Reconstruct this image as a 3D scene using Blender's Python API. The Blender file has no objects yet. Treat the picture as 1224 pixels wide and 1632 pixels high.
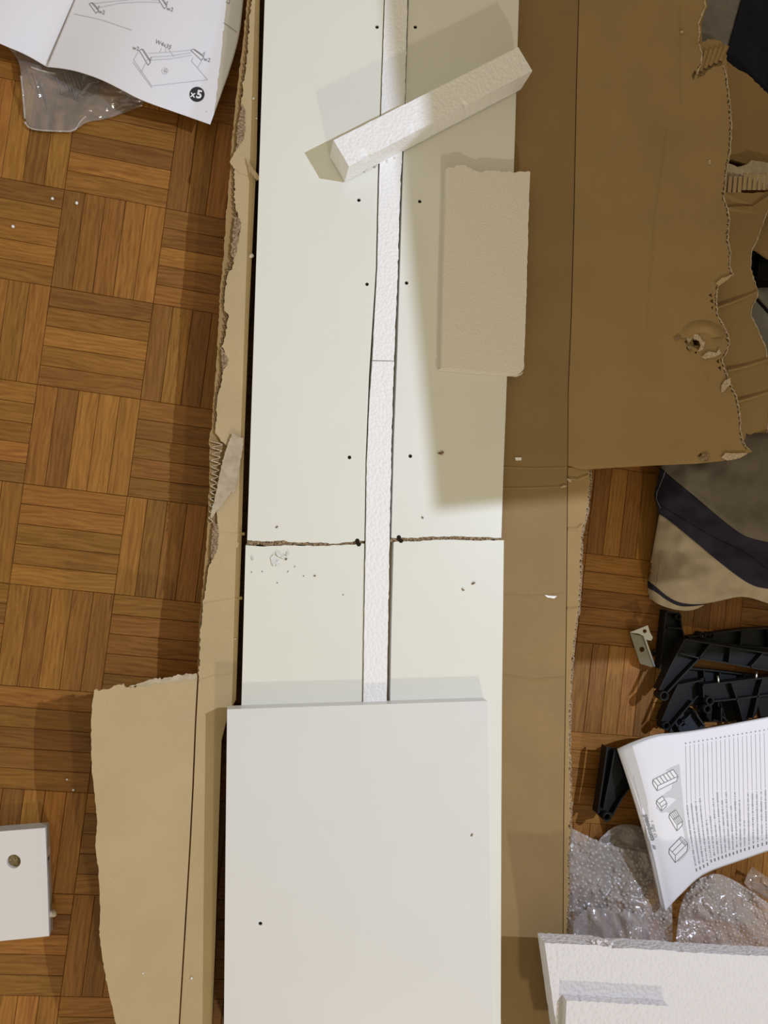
import bpy, bmesh, math, random
from mathutils import Vector, Matrix, noise
from mathutils.geometry import tessellate_polygon

# ------------------------------------------------------------------ camera, world, lights, exposure
SC = bpy.context.scene
COL = SC.collection
F_PX, CAM_H, TA, TB = 1226.0, 1.0595, 0.0192, -0.1738
RC = Matrix.Rotation(TB, 3, 'Y') @ Matrix.Rotation(TA, 3, 'X')
cam_d = bpy.data.cameras.new('camera'); cam = bpy.data.objects.new('camera', cam_d); COL.objects.link(cam)
cam_d.sensor_fit = 'VERTICAL'; cam_d.sensor_height = 32.0; cam_d.lens = F_PX / 1632.0 * 32.0
cam_d.clip_start = 0.01
cam.matrix_world = Matrix.Translation((0, 0, CAM_H)) @ RC.to_4x4()
SC.camera = cam

w = bpy.data.worlds.new('room_ambient'); SC.world = w; w.use_nodes = True
w.node_tree.nodes['Background'].inputs[0].default_value = (1.0, 0.875, 0.62, 1)
w.node_tree.nodes['Background'].inputs[1].default_value = 0.50

def lamp(name, loc, target, size, power, col):
    d = bpy.data.lights.new(name, 'AREA'); d.shape = 'DISK'; d.size = size; d.energy = power; d.color = col
    o = bpy.data.objects.new(name, d); COL.objects.link(o); o.location = loc
    o.rotation_euler = (Vector(target) - Vector(loc)).to_track_quat('-Z', 'Y').to_euler()
    return o
lamp('ceiling_lamp_light', (1.22, 0.34, 1.70), (0.0, 0.0, 0.0), 0.012, 25, (0.70, 0.80, 1.0))
lamp('far_lamp_light', (0.90, -3.20, 2.10), (0.0, 0.0, 0.0), 0.12, 32, (1.0, 0.90, 0.72))

vs = SC.view_settings
vs.view_transform = 'Standard'; vs.look = 'None'; vs.gamma = 1.0; vs.use_curve_mapping = False
vs.exposure = 0.0

# ------------------------------------------------------------------ helpers
def W(u, v, z=0.0):
    """photo pixel -> point of the room at height z"""
    d = RC @ Vector(((u - 612.0) / F_PX, -(v - 816.0) / F_PX, -1.0))
    return Vector((0, 0, CAM_H)) + d * ((z - CAM_H) / d.z)

def wloc(o):
    v = Vector((0, 0, 0))
    while o is not None:
        v += o.location; o = o.parent
    return v

def tag(o, label=None, cat=None, group=None, kind=None):
    if label: o['label'] = label
    if cat: o['category'] = cat
    if group: o['group'] = group
    if kind: o['kind'] = kind
    return o

def thing(name, loc, label, cat, group=None, kind=None):
    o = bpy.data.objects.new(name, None); COL.objects.link(o)
    o.location = loc; o.empty_display_size = 0.02
    return tag(o, label, cat, group, kind)

def mk(name, verts, faces, mat, parent=None, smooth=False, recalc=True):
    """one mesh object from world-space vertices"""
    vs_ = [Vector(v) for v in verts]
    if parent is not None:
        org = wloc(parent); loc = Vector((0, 0, 0))
    else:
        n = len(vs_)
        org = Vector((sum(v.x for v in vs_) / n, sum(v.y for v in vs_) / n, min(v.z for v in vs_))); loc = org
    me = bpy.data.meshes.new(name)
    me.from_pydata([tuple(v - org) for v in vs_], [], faces); me.update()
    if recalc:
        bm = bmesh.new(); bm.from_mesh(me); bmesh.ops.recalc_face_normals(bm, faces=bm.faces); bm.to_mesh(me); bm.free()
    if smooth:
        for p in me.polygons: p.use_smooth = True
    for m in (mat if isinstance(mat, (list, tuple)) else [mat]): me.materials.append(m)
    o = bpy.data.objects.new(name, me); COL.objects.link(o)
    o.location = loc
    if parent is not None: o.parent = parent
    return o

class MB:
    def __init__(s): s.v = []; s.f = []
    def add(s, verts, faces):
        b = len(s.v); s.v += [Vector(x) for x in verts]; s.f += [tuple(i + b for i in f) for f in faces]
    def build(s, name, mat, parent=None, smooth=False, recalc=True): return mk(name, s.v, s.f, mat, parent, smooth, recalc)

def jag(pts, step=3.0, amp=1.0, seed=1, closed=False):
    rnd = random.Random(seed); out = []
    n = len(pts)
    for i in range(n if closed else n - 1):
        a = Vector(pts[i]); b = Vector(pts[(i + 1) % n]); d = b - a; L = d.length
        k = max(1, int(L / step)); nrm = Vector((-d.y, d.x)) / max(L, 1e-6)
        out.append((a.x, a.y))
        for j in range(1, k):
            p = a + d * (j / k + rnd.uniform(-.3, .3) / k) + nrm * rnd.gauss(0, amp)
            out.append((p.x, p.y))
    if not closed: out.append(tuple(pts[-1]))
    return out

def circ(u, v, r, n=12): return [(u + r * math.cos(2 * math.pi * i / n), v + r * math.sin(2 * math.pi * i / n)) for i in range(n)]

def prism_geo(outline, zt, th, holes=(), depth=None, rev=0.0):
    """outline (pixels at the top face) -> solid with vertical sides; zt number or f(u,v); holes are blind (depth) or through"""
    zf = zt if callable(zt) else (lambda u, v: zt)
    top = [W(u, v, zf(u, v)) for u, v in outline]
    hs = [[W(u, v, zf(u, v)) for u, v in h] for h in holes]
    loops = [top] + hs
    flat = [p for l in loops for p in l]
    flat2 = [[Vector((p.x, p.y, 0)) for p in l] for l in loops]
    tris = tessellate_polygon(flat2)
    V = list(flat); Fc = [tuple(t) for t in tris]
    n0 = len(flat); nt = len(top)
    tv = Vector((0, 0, -th))
    if depth is None:
        V += [p + tv for p in flat]; Fc += [tuple(i + n0 for i in reversed(t)) for t in tris]
        k = 0
        for l in loops:
            m = len(l)
            for i in range(m):
                a = k + i; b = k + (i + 1) % m
                Fc.append((a, b, b + n0, a + n0))
            k += m
    else:
        V += [p + tv for p in top]
        for i in range(nt):
            j = (i + 1) % nt; Fc.append((i, j, n0 + j, n0 + i))
        bt = tessellate_polygon([[Vector((p.x, p.y, 0)) for p in top]])
        Fc += [tuple(n0 + i for i in reversed(t)) for t in bt]
        k = nt
        for l in hs:
            m = len(l); b0 = len(V); V += [p + Vector((0, 0, -depth)) for p in l]
            for i in range(m):
                j = (i + 1) % m; Fc.append((k + i, k + j, b0 + j, b0 + i))
            Fc.append(tuple(range(b0, b0 + m))); k += m
    return V, Fc

def prism(name, outline, zt, th, mat, parent=None, holes=(), depth=None):
    V, Fc = prism_geo(outline, zt, th, holes, depth)
    return mk(name, V, Fc, mat, parent)

def resample(pl, n):
    pts = [Vector(p) for p in pl]; L = [0.0]
    for a, b in zip(pts, pts[1:]): L.append(L[-1] + (b - a).length)
    out = []
    for i in range(n):
        s = L[-1] * i / (n - 1); k = 0
        while k < len(L) - 2 and L[k + 1] < s: k += 1
        t = (s - L[k]) / max(L[k + 1] - L[k], 1e-9); out.append(pts[k].lerp(pts[k + 1], t))
    return out

def smooth_pl(pl, it=2):
    pts = [Vector(p) for p in pl]
    for _ in range(it):
        q = [pts[0]]
        for a, b in zip(pts, pts[1:]): q += [a.lerp(b, .25), a.lerp(b, .75)]
        q.append(pts[-1]); pts = q
    return pts

def grid_faces(nr, nc, off=0):
    return [(off + r * nc + c, off + r * nc + c + 1, off + (r + 1) * nc + c + 1, off + (r + 1) * nc + c) for r in range(nr - 1) for c in range(nc - 1)]

def sheet(name, P, mat, parent=None, thick=0.0, smooth=True):
    """P[r][c] world points"""
    nr = len(P); nc = len(P[0]); V = [p for r in P for p in r]; Fc = grid_faces(nr, nc)
    if thick:
        n0 = len(V); V = V + [p - Vector((0, 0, thick)) for p in V]
        Fc += [tuple(i + n0 for i in reversed(f)) for f in grid_faces(nr, nc)]
        rim = [c for c in range(nc)] + [r * nc + nc - 1 for r in range(1, nr)] + [(nr - 1) * nc + c for c in range(nc - 2, -1, -1)] + [r * nc for r in range(nr - 2, 0, -1)]
        for i in range(len(rim)):
            a = rim[i]; b = rim[(i + 1) % len(rim)]; Fc.append((b, a, a + n0, b + n0))
    return mk(name, V, Fc, mat, parent, smooth)

def tube_geo(c, r_out, r_in, z0, z1, n=20, tilt=(0, 0)):
    V = []; Fc = []
    for (r, z) in ((r_out, z0), (r_out, z1), (r_in, z1), (r_in, z0)):
        for i in range(n):
            a = 2 * math.pi * i / n
            V.append(Vector((c.x + r * math.cos(a) + tilt[0] * (z - z0), c.y + r * math.sin(a) + tilt[1] * (z - z0), z)))
    for k in range(4):
        for i in range(n):
            j = (i + 1) % n; k2 = (k + 1) % 4
            Fc.append((k * n + i, k * n + j, k2 * n + j, k2 * n + i))
    return V, Fc

def wall_geo(a, b, wd, z0, z1):
    """upright rib from world point a to b"""
    d = (b - a); d.z = 0; nrm = Vector((-d.y, d.x, 0)).normalized() * wd / 2
    V = []
    for z in (z0, z1):
        for p in (a + nrm, b + nrm, b - nrm, a - nrm): V.append(Vector((p.x, p.y, z)))
    return V, [(0, 1, 2, 3), (4, 5, 6, 7), (0, 1, 5, 4), (1, 2, 6, 5), (2, 3, 7, 6), (3, 0, 4, 7)]

# ------------------------------------------------------------------ materials
def mat_new(name, col, rough=0.6, spec=0.5, metal=0.0):
    m = bpy.data.materials.new(name); m.use_nodes = True
    b = m.node_tree.nodes['Principled BSDF']
    b.inputs['Base Color'].default_value = (*col, 1); b.inputs['Roughness'].default_value = rough
    b.inputs['Specular IOR Level'].default_value = spec; b.inputs['Metallic'].default_value = metal
    return m
def nd(m, t, **kw):
    n = m.node_tree.nodes.new(t)
    for k, v in kw.items(): setattr(n, k, v)
    return n
def ln(m, a, b): m.node_tree.links.new(a, b)
def bsdf(m): return m.node_tree.nodes['Principled BSDF']
def coords(m, scale, off=None):
    tc = nd(m, 'ShaderNodeTexCoord'); mp = nd(m, 'ShaderNodeMapping'); mp.inputs['Scale'].default_value = scale
    ln(m, tc.outputs['Object'], mp.inputs['Vector'])
    return mp
def add_noise_color(m, c1, c2, scale, detail=6, lo=.35, hi=.65, vec=(1, 1, 1)):
    mp = coords(m, vec); n = nd(m, 'ShaderNodeTexNoise'); n.inputs['Scale'].default_value = scale; n.inputs['Detail'].default_value = detail
    ln(m, mp.outputs[0], n.inputs['Vector'])
    r = nd(m, 'ShaderNodeValToRGB'); r.color_ramp.elements[0].position = lo; r.color_ramp.elements[1].position = hi
    r.color_ramp.elements[0].color = (*c1, 1); r.color_ramp.elements[1].color = (*c2, 1)
    ln(m, n.outputs['Fac'], r.inputs['Fac']); ln(m, r.outputs['Color'], bsdf(m).inputs['Base Color'])
    return r
def add_bump(m, tex_out, strength, dist):
    b = nd(m, 'ShaderNodeBump'); b.inputs['Strength'].default_value = strength; b.inputs['Distance'].default_value = dist
    ln(m, tex_out, b.inputs['Height']); ln(m, b.outputs['Normal'], bsdf(m).inputs['Normal'])

def wood(name, per_island):
    m = mat_new(name, (.3, .15, .04), .46, .28)
    tc = nd(m, 'ShaderNodeTexCoord')
    if per_island:
        g = nd(m, 'ShaderNodeNewGeometry'); rnd = g.outputs['Random Per Island']
    else:
        g = nd(m, 'ShaderNodeObjectInfo'); rnd = g.outputs['Random']
    off = nd(m, 'ShaderNodeVectorMath', operation='SCALE'); off.inputs[0].default_value = (37.0, 91.0, 13.0); ln(m, rnd, off.inputs['Scale'])
    ad = nd(m, 'ShaderNodeVectorMath', operation='ADD'); ln(m, tc.outputs['Object'], ad.inputs[0]); ln(m, off.outputs[0], ad.inputs[1])
    mp = nd(m, 'ShaderNodeMapping'); mp.inputs['Scale'].default_value = (5, 52, 30); ln(m, ad.outputs[0], mp.inputs['Vector'])
    n1 = nd(m, 'ShaderNodeTexNoise'); n1.inputs['Scale'].default_value = 2.2; n1.inputs['Detail'].default_value = 7; n1.inputs['Roughness'].default_value = .62; n1.inputs['Distortion'].default_value = 1.8
    ln(m, mp.outputs[0], n1.inputs['Vector'])
    mp2 = nd(m, 'ShaderNodeMapping'); mp2.inputs['Scale'].default_value = (5, 22, 14); ln(m, ad.outputs[0], mp2.inputs['Vector'])
    n2 = nd(m, 'ShaderNodeTexWave', wave_type='BANDS', bands_direction='Y'); n2.inputs['Scale'].default_value = 2.4; n2.inputs['Distortion'].default_value = 14; n2.inputs['Detail'].default_value = 3; n2.inputs['Detail Scale'].default_value = .8
    ln(m, mp2.outputs[0], n2.inputs['Vector'])
    mx = nd(m, 'ShaderNodeMix'); mx.inputs[0].default_value = .13
    ln(m, n1.outputs['Fac'], mx.inputs[2]); ln(m, n2.outputs['Fac'], mx.inputs[3])
    r = nd(m, 'ShaderNodeValToRGB'); e = r.color_ramp.elements
    e[0].position = .28; e[0].color = (.165, .066, .011, 1); e[1].position = .72; e[1].color = (.325, .150, .032, 1)
    k = r.color_ramp.elements.new(.5); k.color = (.255, .110, .021, 1)
    ln(m, mx.outputs[0], r.inputs['Fac'])
    hs = nd(m, 'ShaderNodeHueSaturation')
    pw = nd(m, 'ShaderNodeMath', operation='MULTIPLY'); pw.inputs[1].default_value = 7.31; ln(m, rnd, pw.inputs[0])
    fr = nd(m, 'ShaderNodeMath', operation='FRACT'); ln(m, pw.outputs[0], fr.inputs[0])
    mr = nd(m, 'ShaderNodeMapRange'); mr.inputs['To Min'].default_value = .74; mr.inputs['To Max'].default_value = 1.24; ln(m, rnd, mr.inputs['Value'])
    mr2 = nd(m, 'ShaderNodeMapRange'); mr2.inputs['To Min'].default_value = .494; mr2.inputs['To Max'].default_value = .503; ln(m, fr.outputs[0], mr2.inputs['Value'])
    ln(m, mr.outputs[0], hs.inputs['Value']); ln(m, mr2.outputs[0], hs.inputs['Hue']); ln(m, r.outputs['Color'], hs.inputs['Color'])
    ln(m, hs.outputs['Color'], bsdf(m).inputs['Base Color'])
    add_bump(m, n1.outputs['Fac'], .12, .0006)
    return m
M_WOOD = wood('oak_parquet', False); M_WOOD_I = wood('oak_parquet_far', True)
M_SUB = mat_new('dark_joint', (.05, .022, .006), .8)

def melamine(name, c):
    m = mat_new(name, c, .38, .4)
    add_noise_color(m, tuple(x * .985 for x in c), c, 14, 3)
    return m
M_MEL = melamine('white_melamine', (.74, .735, .67)); M_MEL2 = melamine('cool_white_melamine', (.70, .69, .68)); M_EDGE = mat_new('grey_edge_band', (.50, .49, .47), .5)
M_CHIP = mat_new('raw_chipboard', (.2, .12, .06), .9)
r = add_noise_color(M_CHIP, (.055, .028, .012), (.40, .28, .16), 420, 5, .36, .66)

def eps(name, c, scale=260, st=.55):
    m = mat_new(name, c, .55, .35)
    mp = coords(m, (1, 1, 1)); v = nd(m, 'ShaderNodeTexVoronoi'); v.inputs['Scale'].default_value = scale
    ln(m, mp.outputs[0], v.inputs['Vector'])
    n = nd(m, 'ShaderNodeTexNoise'); n.inputs['Scale'].default_value = 60; ln(m, mp.outputs[0], n.inputs['Vector'])
    mx = nd(m, 'ShaderNodeMix'); mx.inputs[0].default_value = .06; ln(m, v.outputs['Distance'], mx.inputs[2]); ln(m, n.outputs['Fac'], mx.inputs[3])
    iv = nd(m, 'ShaderNodeMath', operation='SUBTRACT'); iv.inputs[0].default_value = 1.0; ln(m, mx.outputs[0], iv.inputs[1])
    add_bump(m, iv.outputs[0], st, .0016)
    return m
M_EPS = eps('white_polystyrene', (.84, .83, .83)); M_EPS_BIG = eps('coarse_polystyrene', (.68, .655, .675), 200, .95)
M_EPS_FINE = eps('fine_polystyrene', (.76, .71, .64), 480, .3)

def card(name, c, flute=True):
    m = mat_new(name, c, .85, .2)
    mp = coords(m, (1, 1, 1)); n = nd(m, 'ShaderNodeTexNoise'); n.inputs['Scale'].default_value = 900; n.inputs['Detail'].default_value = 3; ln(m, mp.outputs[0], n.inputs['Vector'])
    n2 = nd(m, 'ShaderNodeTexNoise'); n2.inputs['Scale'].default_value = 12; n2.inputs['Detail'].default_value = 5; ln(m, mp.outputs[0], n2.inputs['Vector'])
    mx = nd(m, 'ShaderNodeMix'); mx.inputs[0].default_value = .5; ln(m, n.outputs['Fac'], mx.inputs[2]); ln(m, n2.outputs['Fac'], mx.inputs[3])
    r = nd(m, 'ShaderNodeValToRGB'); e = r.color_ramp.elements; e[0].position = .36; e[1].position = .64
    e[0].color = (*[x * .90 for x in c], 1); e[1].color = (*[x * 1.07 for x in c], 1)
    ln(m, mx.outputs[0], r.inputs['Fac']); ln(m, r.outputs['Color'], bsdf(m).inputs['Base Color'])
    wv = nd(m, 'ShaderNodeTexWave', wave_type='BANDS', bands_direction='Y'); wv.inputs['Scale'].default_value = 52; wv.inputs['Distortion'].default_value = .25; ln(m, mp.outputs[0], wv.inputs['Vector'])
    mm = nd(m, 'ShaderNodeMix'); mm.inputs[0].default_value = .6; ln(m, wv.outputs['Fac'], mm.inputs[2]); ln(m, n.outputs['Fac'], mm.inputs[3])
    add_bump(m, mm.outputs[0], .10, .0007)
    return m
M_CARD = card('pale_brown_cardboard', (.47, .355, .20)); M_CARD_DARK = card('brown_cardboard', (.32, .21, .092)); M_CARD_DIM = card('dimmed_brown_cardboard', (.27, .178, .080)); M_TORN = mat_new('torn_paper_fibre', (.52, .41, .28), .95, .1)  # darker browns put the dimmer light on the carton's right into the colour
add_noise_color(M_TORN, (.34, .25, .16), (.62, .51, .37), 500, 4)
M_FLUTE = mat_new('corrugated_core', (.30, .20, .11), .95, .1); M_TORN_D = mat_new('torn_brown_ply', (.25, .165, .10), .95, .1)
add_noise_color(M_TORN_D, (.14, .085, .045), (.36, .26, .17), 400, 4)
M_LINER = mat_new('grey_liner_back', (.44, .365, .265), .95, .1)
add_noise_color(M_LINER, (.39, .32, .225), (.49, .41, .30), 120, 5)
M_PAPER = mat_new('white_paper', (.76, .755, .82), .62, .3); M_PAPER_E = mat_new('page_edges', (.55, .53, .53), .8)
M_INK = mat_new('black_ink', (.015, .015, .018), .7); M_INK_G = mat_new('grey_ink', (.20, .20, .21), .7); M_INK_L = mat_new('light_grey_ink', (.50, .50, .54), .7); M_INK_LL = mat_new('pale_grey_ink', (.57, .565, .60), .7)
M_INK_T = mat_new('mid_grey_ink', (.30, .30, .32), .7); M_WHITE_INK = mat_new('white_print', (.8, .8, .84), .7)
M_BLACK = mat_new('black_plastic', (.0055, .0058, .0065), .5, .25); M_BLACK2 = mat_new('blue_black_plastic', (.020, .023, .031), .45, .5)
M_STEEL = mat_new('zinc_steel', (.60, .60, .58), .28, .5, 1.0)
M_STEEL_D = mat_new('dark_steel', (.26, .24, .20), .30, .5, 1.0); M_DOWEL = mat_new('pale_wood_dowel', (.55, .48, .38), .7)  # steel darkened so the plate face carries a dark reflection in its colour
M_HOLE_SHADE = mat_new('hole_shade', (.02, .014, .009), .9, .1)  # near-black colour standing for the shade inside holes
M_HOLE = mat_new('drilled_chipboard', (.20, .145, .06), .9); add_noise_color(M_HOLE, (.10, .07, .025), (.30, .22, .10), 500)
def fabric(name, c1, c2):
    m = mat_new(name, c1, .95, .1)
    add_noise_color(m, c1, c2, 40, 8, .2, .8)
    mp = coords(m, (1, 1, 1)); n = nd(m, 'ShaderNodeTexNoise'); n.inputs['Scale'].default_value = 700; ln(m, mp.outputs[0], n.inputs['Vector'])
    add_bump(m, n.outputs['Fac'], .25, .0008)
    return m
M_FAB_T = fabric('taupe_fabric', (.12, .098, .078), (.165, .135, .105)); M_FAB_N = fabric('navy_fabric', (.020, .018, .030), (.034, .031, .046)); M_FAB_B = fabric('beige_fabric', (.33, .265, .185), (.43, .355, .26))
M_FAB_G = fabric('grey_fabric', (.155, .145, .125), (.26, .245, .215)); M_FAB_BL = fabric('blue_black_fabric', (.012, .013, .022), (.022, .023, .034)); M_STITCH = mat_new('stitching', (.30, .28, .27), .9)

def film(name, tint, alpha, rough, bump_scale=0, bump=.4):
    m = mat_new(name, tint, rough, .5)
    nt = m.node_tree; b = bsdf(m); out = nt.nodes['Material Output']
    tr = nd(m, 'ShaderNodeBsdfTransparent'); tr.inputs[0].default_value = (.96, .95, .94, 1)
    gl = nd(m, 'ShaderNodeBsdfGlossy'); gl.inputs['Roughness'].default_value = rough; gl.inputs[0].default_value = (1, 1, 1, 1)
    fr = nd(m, 'ShaderNodeFresnel'); fr.inputs['IOR'].default_value = 1.6
    m1 = nd(m, 'ShaderNodeMixShader'); m1.inputs[0].default_value = alpha
    ln(m, tr.outputs[0], m1.inputs[1]); ln(m, b.outputs[0], m1.inputs[2])
    m2 = nd(m, 'ShaderNodeMixShader'); ln(m, fr.outputs[0], m2.inputs[0]); ln(m, m1.outputs[0], m2.inputs[1]); ln(m, gl.outputs[0], m2.inputs[2])
    ln(m, m2.outputs[0], out.inputs['Surface'])
    if bump_scale:
        mp = coords(m, (1, 1, 1)); n = nd(m, 'ShaderNodeTexNoise'); n.inputs['Scale'].default_value = bump_scale; n.inputs['Detail'].default_value = 4; ln(m, mp.outputs[0], n.inputs['Vector'])
        bp = nd(m, 'ShaderNodeBump'); bp.inputs['Strength'].default_value = bump; bp.inputs['Distance'].default_value = .004; ln(m, n.outputs['Fac'], bp.inputs['Height'])
        for t in (b, gl, fr): ln(m, bp.outputs[0], t.inputs['Normal'])
    return m
M_FILM = film('clear_film', (.62, .56, .53), .26, .10, 60, .5)
M_BUB = film('bubble_film', (.62, .58, .575), .42, .10, 120, .5); M_BUB_D = film('bubble_dome', (.72, .68, .67), .40, .08)
M_FILM_G = film('grey_plastic_film', (.34, .315, .325), .55, .12, 45, .6)

# ------------------------------------------------------------------ floor: mosaic parquet, strips as parts
T = 0.13; OX, OY, TH = -0.2402, 0.4432, -0.1215
ZC = 0.075      # top of the carton base
ct, st_ = math.cos(TH), math.sin(TH)
def G(x, y, z=0.0): return Vector((OX + x * ct - y * st_, OY + x * st_ + y * ct, z))
sub = mk('floor', [G(-8 * T, 9 * T, -.010), G(16 * T, 9 * T, -.010), G(16 * T, -19 * T, -.010), G(-8 * T, -19 * T, -.010),
                   G(-8 * T, 9 * T, -.03), G(16 * T, 9 * T, -.03), G(16 * T, -19 * T, -.03), G(-8 * T, -19 * T, -.03)],
         [(0, 1, 2, 3), (7, 6, 5, 4), (0, 4, 5, 1), (1, 5, 6, 2), (2, 6, 7, 3), (3, 7, 4, 0)], M_SUB)
tag(sub, 'oak mosaic parquet floor of square five-strip tiles', 'floor', kind='structure')
SW = T / 5
def strip_geo(l, wd, bev=.0005, h=.0095):
    V = []
    for (dx, dz) in ((0, -h), (0, -bev), (bev, 0)):
        for sx, sy in ((-1, -1), (1, -1), (1, 1), (-1, 1)):
            V.append(Vector((sx * (l / 2 - dx), sy * (wd / 2 - dx), dz)))
    Fc = [(8, 9, 10, 11), (3, 2, 1, 0)]
    for k in (0, 4):
        for i in range(4):
            j = (i + 1) % 4; Fc.append((k + i, k + j, k + 4 + j, k + 4 + i))
    return V, Fc
GAP = .0005
sv, sf = strip_geo(T - GAP, SW - GAP)
sme = bpy.data.meshes.new('parquet_strip'); sme.from_pydata([tuple(v) for v in sv], [], sf); sme.update(); sme.materials.append(M_WOOD)
rest = MB(); nstrip = 0
forg = sub.location.copy()
R_INV = RC.transposed()
def pix(p):
    q = R_INV @ (p - Vector((0, 0, CAM_H))); return 612 + F_PX * q.x / -q.z, 816 - F_PX * q.y / -q.z
rng = random.Random(5)
for rr in range(-8, 18):
    for cc in range(-7, 15):
        vert = (rr + cc) % 2 == 0
        for k in range(5):
            o_ = (k + .5) * SW
            x, y = (cc * T + o_, -(rr + .5) * T) if vert else ((cc + .5) * T, -rr * T - o_)
            c = G(x, y, rng.uniform(-.00025, .0))
            ang = TH + (math.pi / 2 if vert else 0)
            u, v = pix(c)
            near = (-75 < u < 360 and -20 < v < 1700 and not (u > 170 and v > 1180) and not (u < 300 and v < 5)) or (905 < u < 1285 and 720 < v < 1420 and not (u > 1110 and 1180 < v < 1330))
            if near:
                o = bpy.data.objects.new('parquet_strip', sme); COL.objects.link(o); o.parent = sub
                o.location = c - forg; o.rotation_euler = (0, 0, ang + (math.pi if rng.random() < .5 else 0)); nstrip += 1
            else:
                rot = Matrix.Rotation(ang, 3, 'Z'); rest.add([rot @ p + c for p in sv], sf)
tag(rest.build('parquet_strips_out_of_view', M_WOOD_I, sub, recalc=False), kind='stuff')
print('parquet strips as parts:', nstrip)

# ------------------------------------------------------------------ cardboard carton
carton = thing('cardboard_carton', W(600, 860, 0), 'opened brown corrugated cardboard carton lying under the white boards, edges torn', 'carton')
L_OUT = [(398, -110), (394, 0), (388, 60), (381, 120), (373, 190), (369, 230), (367, 256), (364, 300), (360, 350), (357, 400), (352, 450), (350, 470), (349, 500), (346, 560), (343, 600), (340, 640), (338, 680), (333, 702), (334, 740), (332, 800), (330, 850), (326, 900), (322, 950), (318, 985), (316, 1020), (315, 1060), (314, 1077)]
L_IN = [(407, -110), (402, 0), (397, 40), (395, 80), (390, 120), (384, 165), (388, 195), (388, 216), (380, 226), (377, 255), (374, 270), (374, 310), (375, 330), (382, 352), (381, 376), (374, 395), (373, 420), (362, 440), (358, 470), (357, 494), (364, 501), (360, 530), (357, 545), (353, 552), (358, 560), (362, 578), (355, 592), (352, 612), (347, 630), (345, 650), (343, 690), (352, 703), (362, 712), (358, 740), (352, 775), (345, 815), (346, 838), (345, 860), (341, 880), (331, 910), (328, 935), (323, 970), (320, 1000), (318, 1040), (317, 1077)]
CREASE_L = [(317, 1077), (313, 1150), (309, 1250), (304, 1350), (298, 1450), (292, 1550), (287, 1632), (280, 1750)]
CREASE_R = [(925, -110), (922, 0), (918, 140), (914, 350), (910, 500), (905, 620), (904, 745), (903, 900), (902, 1000), (900, 1150), (898, 1300), (897, 1450), (896, 1632), (895, 1750)]
MID = [(700, -110), (700, 1750)]
SLOT_L = [(417, -110), (414, 0), (409, 250), (397, 500), (389.5, 700), (385, 860), (380, 1000), (376, 1115), (363, 1140), (353, 1180), (349, 1300), (346, 1400), (343, 1500), (338, 1632), (332, 1750)]
SLOT_R = [(429, -110), (426, 0), (409, 500), (402, 690), (396, 862), (390, 1115), (384, 1400), (380, 1632), (378, 1750)]    # inside of the carton wall: a narrow slot beside the boards
prism('base_panel', jag(L_IN, 4, .9, 3) + CREASE_L[1:] + SLOT_L[::-1], ZC, .0012, M_CARD, carton)
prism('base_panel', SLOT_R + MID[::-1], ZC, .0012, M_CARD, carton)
prism('base_panel', MID + CREASE_R[::-1], ZC, .0012, M_CARD_DIM, carton)
prism('bottom_liner', jag(L_OUT, 5, .5, 4) + [(p[0] + 1, p[1]) for p in CREASE_L] + SLOT_L[::-1], ZC - .0042, .0012, M_CARD_DARK, carton)
prism('side_wall', [(p[0] + 5, p[1]) for p in L_OUT] + [(p[0] + 4, p[1]) for p in CREASE_L[1:]] + SLOT_L[::-1], ZC - .0056, ZC - .0056, M_CARD_DARK, carton)
prism('box_body', SLOT_R + [(p[0] - 6, p[1]) for p in CREASE_R[::-1]], ZC - .0014, ZC - .0014, M_CARD_DARK, carton)

def fluting(name, outer, inner, z0, z1, pitch, mat, parent, seed=1, wob=.25, th=.0004):
    """zig-zag corrugated core standing between two torn edges (pixels)"""
    rnd = random.Random(seed)
    n = max(4, int(sum((Vector(b) - Vector(a)).length for a, b in zip(outer, outer[1:])) / pitch))
    n += n % 2
    A = resample(outer, n + 1); B = resample(inner, n + 1); V = []; Fc = []
    for i in range(n + 1):
        t = (.10 if i % 2 == 0 else .92) + rnd.uniform(-wob, wob) * .4
        p = A[i].lerp(B[i], t); q = W(p.x, p.y, z1); b = Vector((q.x, q.y, z0)); V += [b, q]
    m = len(V)
    off = Vector((th * .6, th, 0)); V += [p + off for p in V]
    for i in range(n):
        a = 2 * i; Fc += [(a, a + 2, a + 3, a + 1), (m + a + 1, m + a + 3, m + a + 2, m + a), (a + 1, a + 3, m + a + 3, m + a + 1)]
    return mk(name, V, Fc, mat, parent, recalc=False)
fluting('fluting', [((a.x + b.x) / 2, (a.y + b.y) / 2) for a, b in zip(resample(L_OUT[:17], 60), resample(L_IN[:31], 60))], L_IN[:31], ZC - .004, ZC - .0013, 5, M_FLUTE, carton, 2)
fluting('fluting', [(334, 704), (334, 740), (332, 800), (330, 835)], [(358, 704), (352, 745), (345, 800), (340, 838)], ZC - .004, ZC + .0004, 5.0, M_TORN, carton, 3, .08, .0009)
fluting('fluting', [((a.x + b.x) / 2, (a.y + b.y) / 2) for a, b in zip(resample(L_OUT[20:], 40), resample(L_IN[36:], 40))], L_IN[36:], ZC - .004, ZC - .0013, 5, M_FLUTE, carton, 4)
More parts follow.
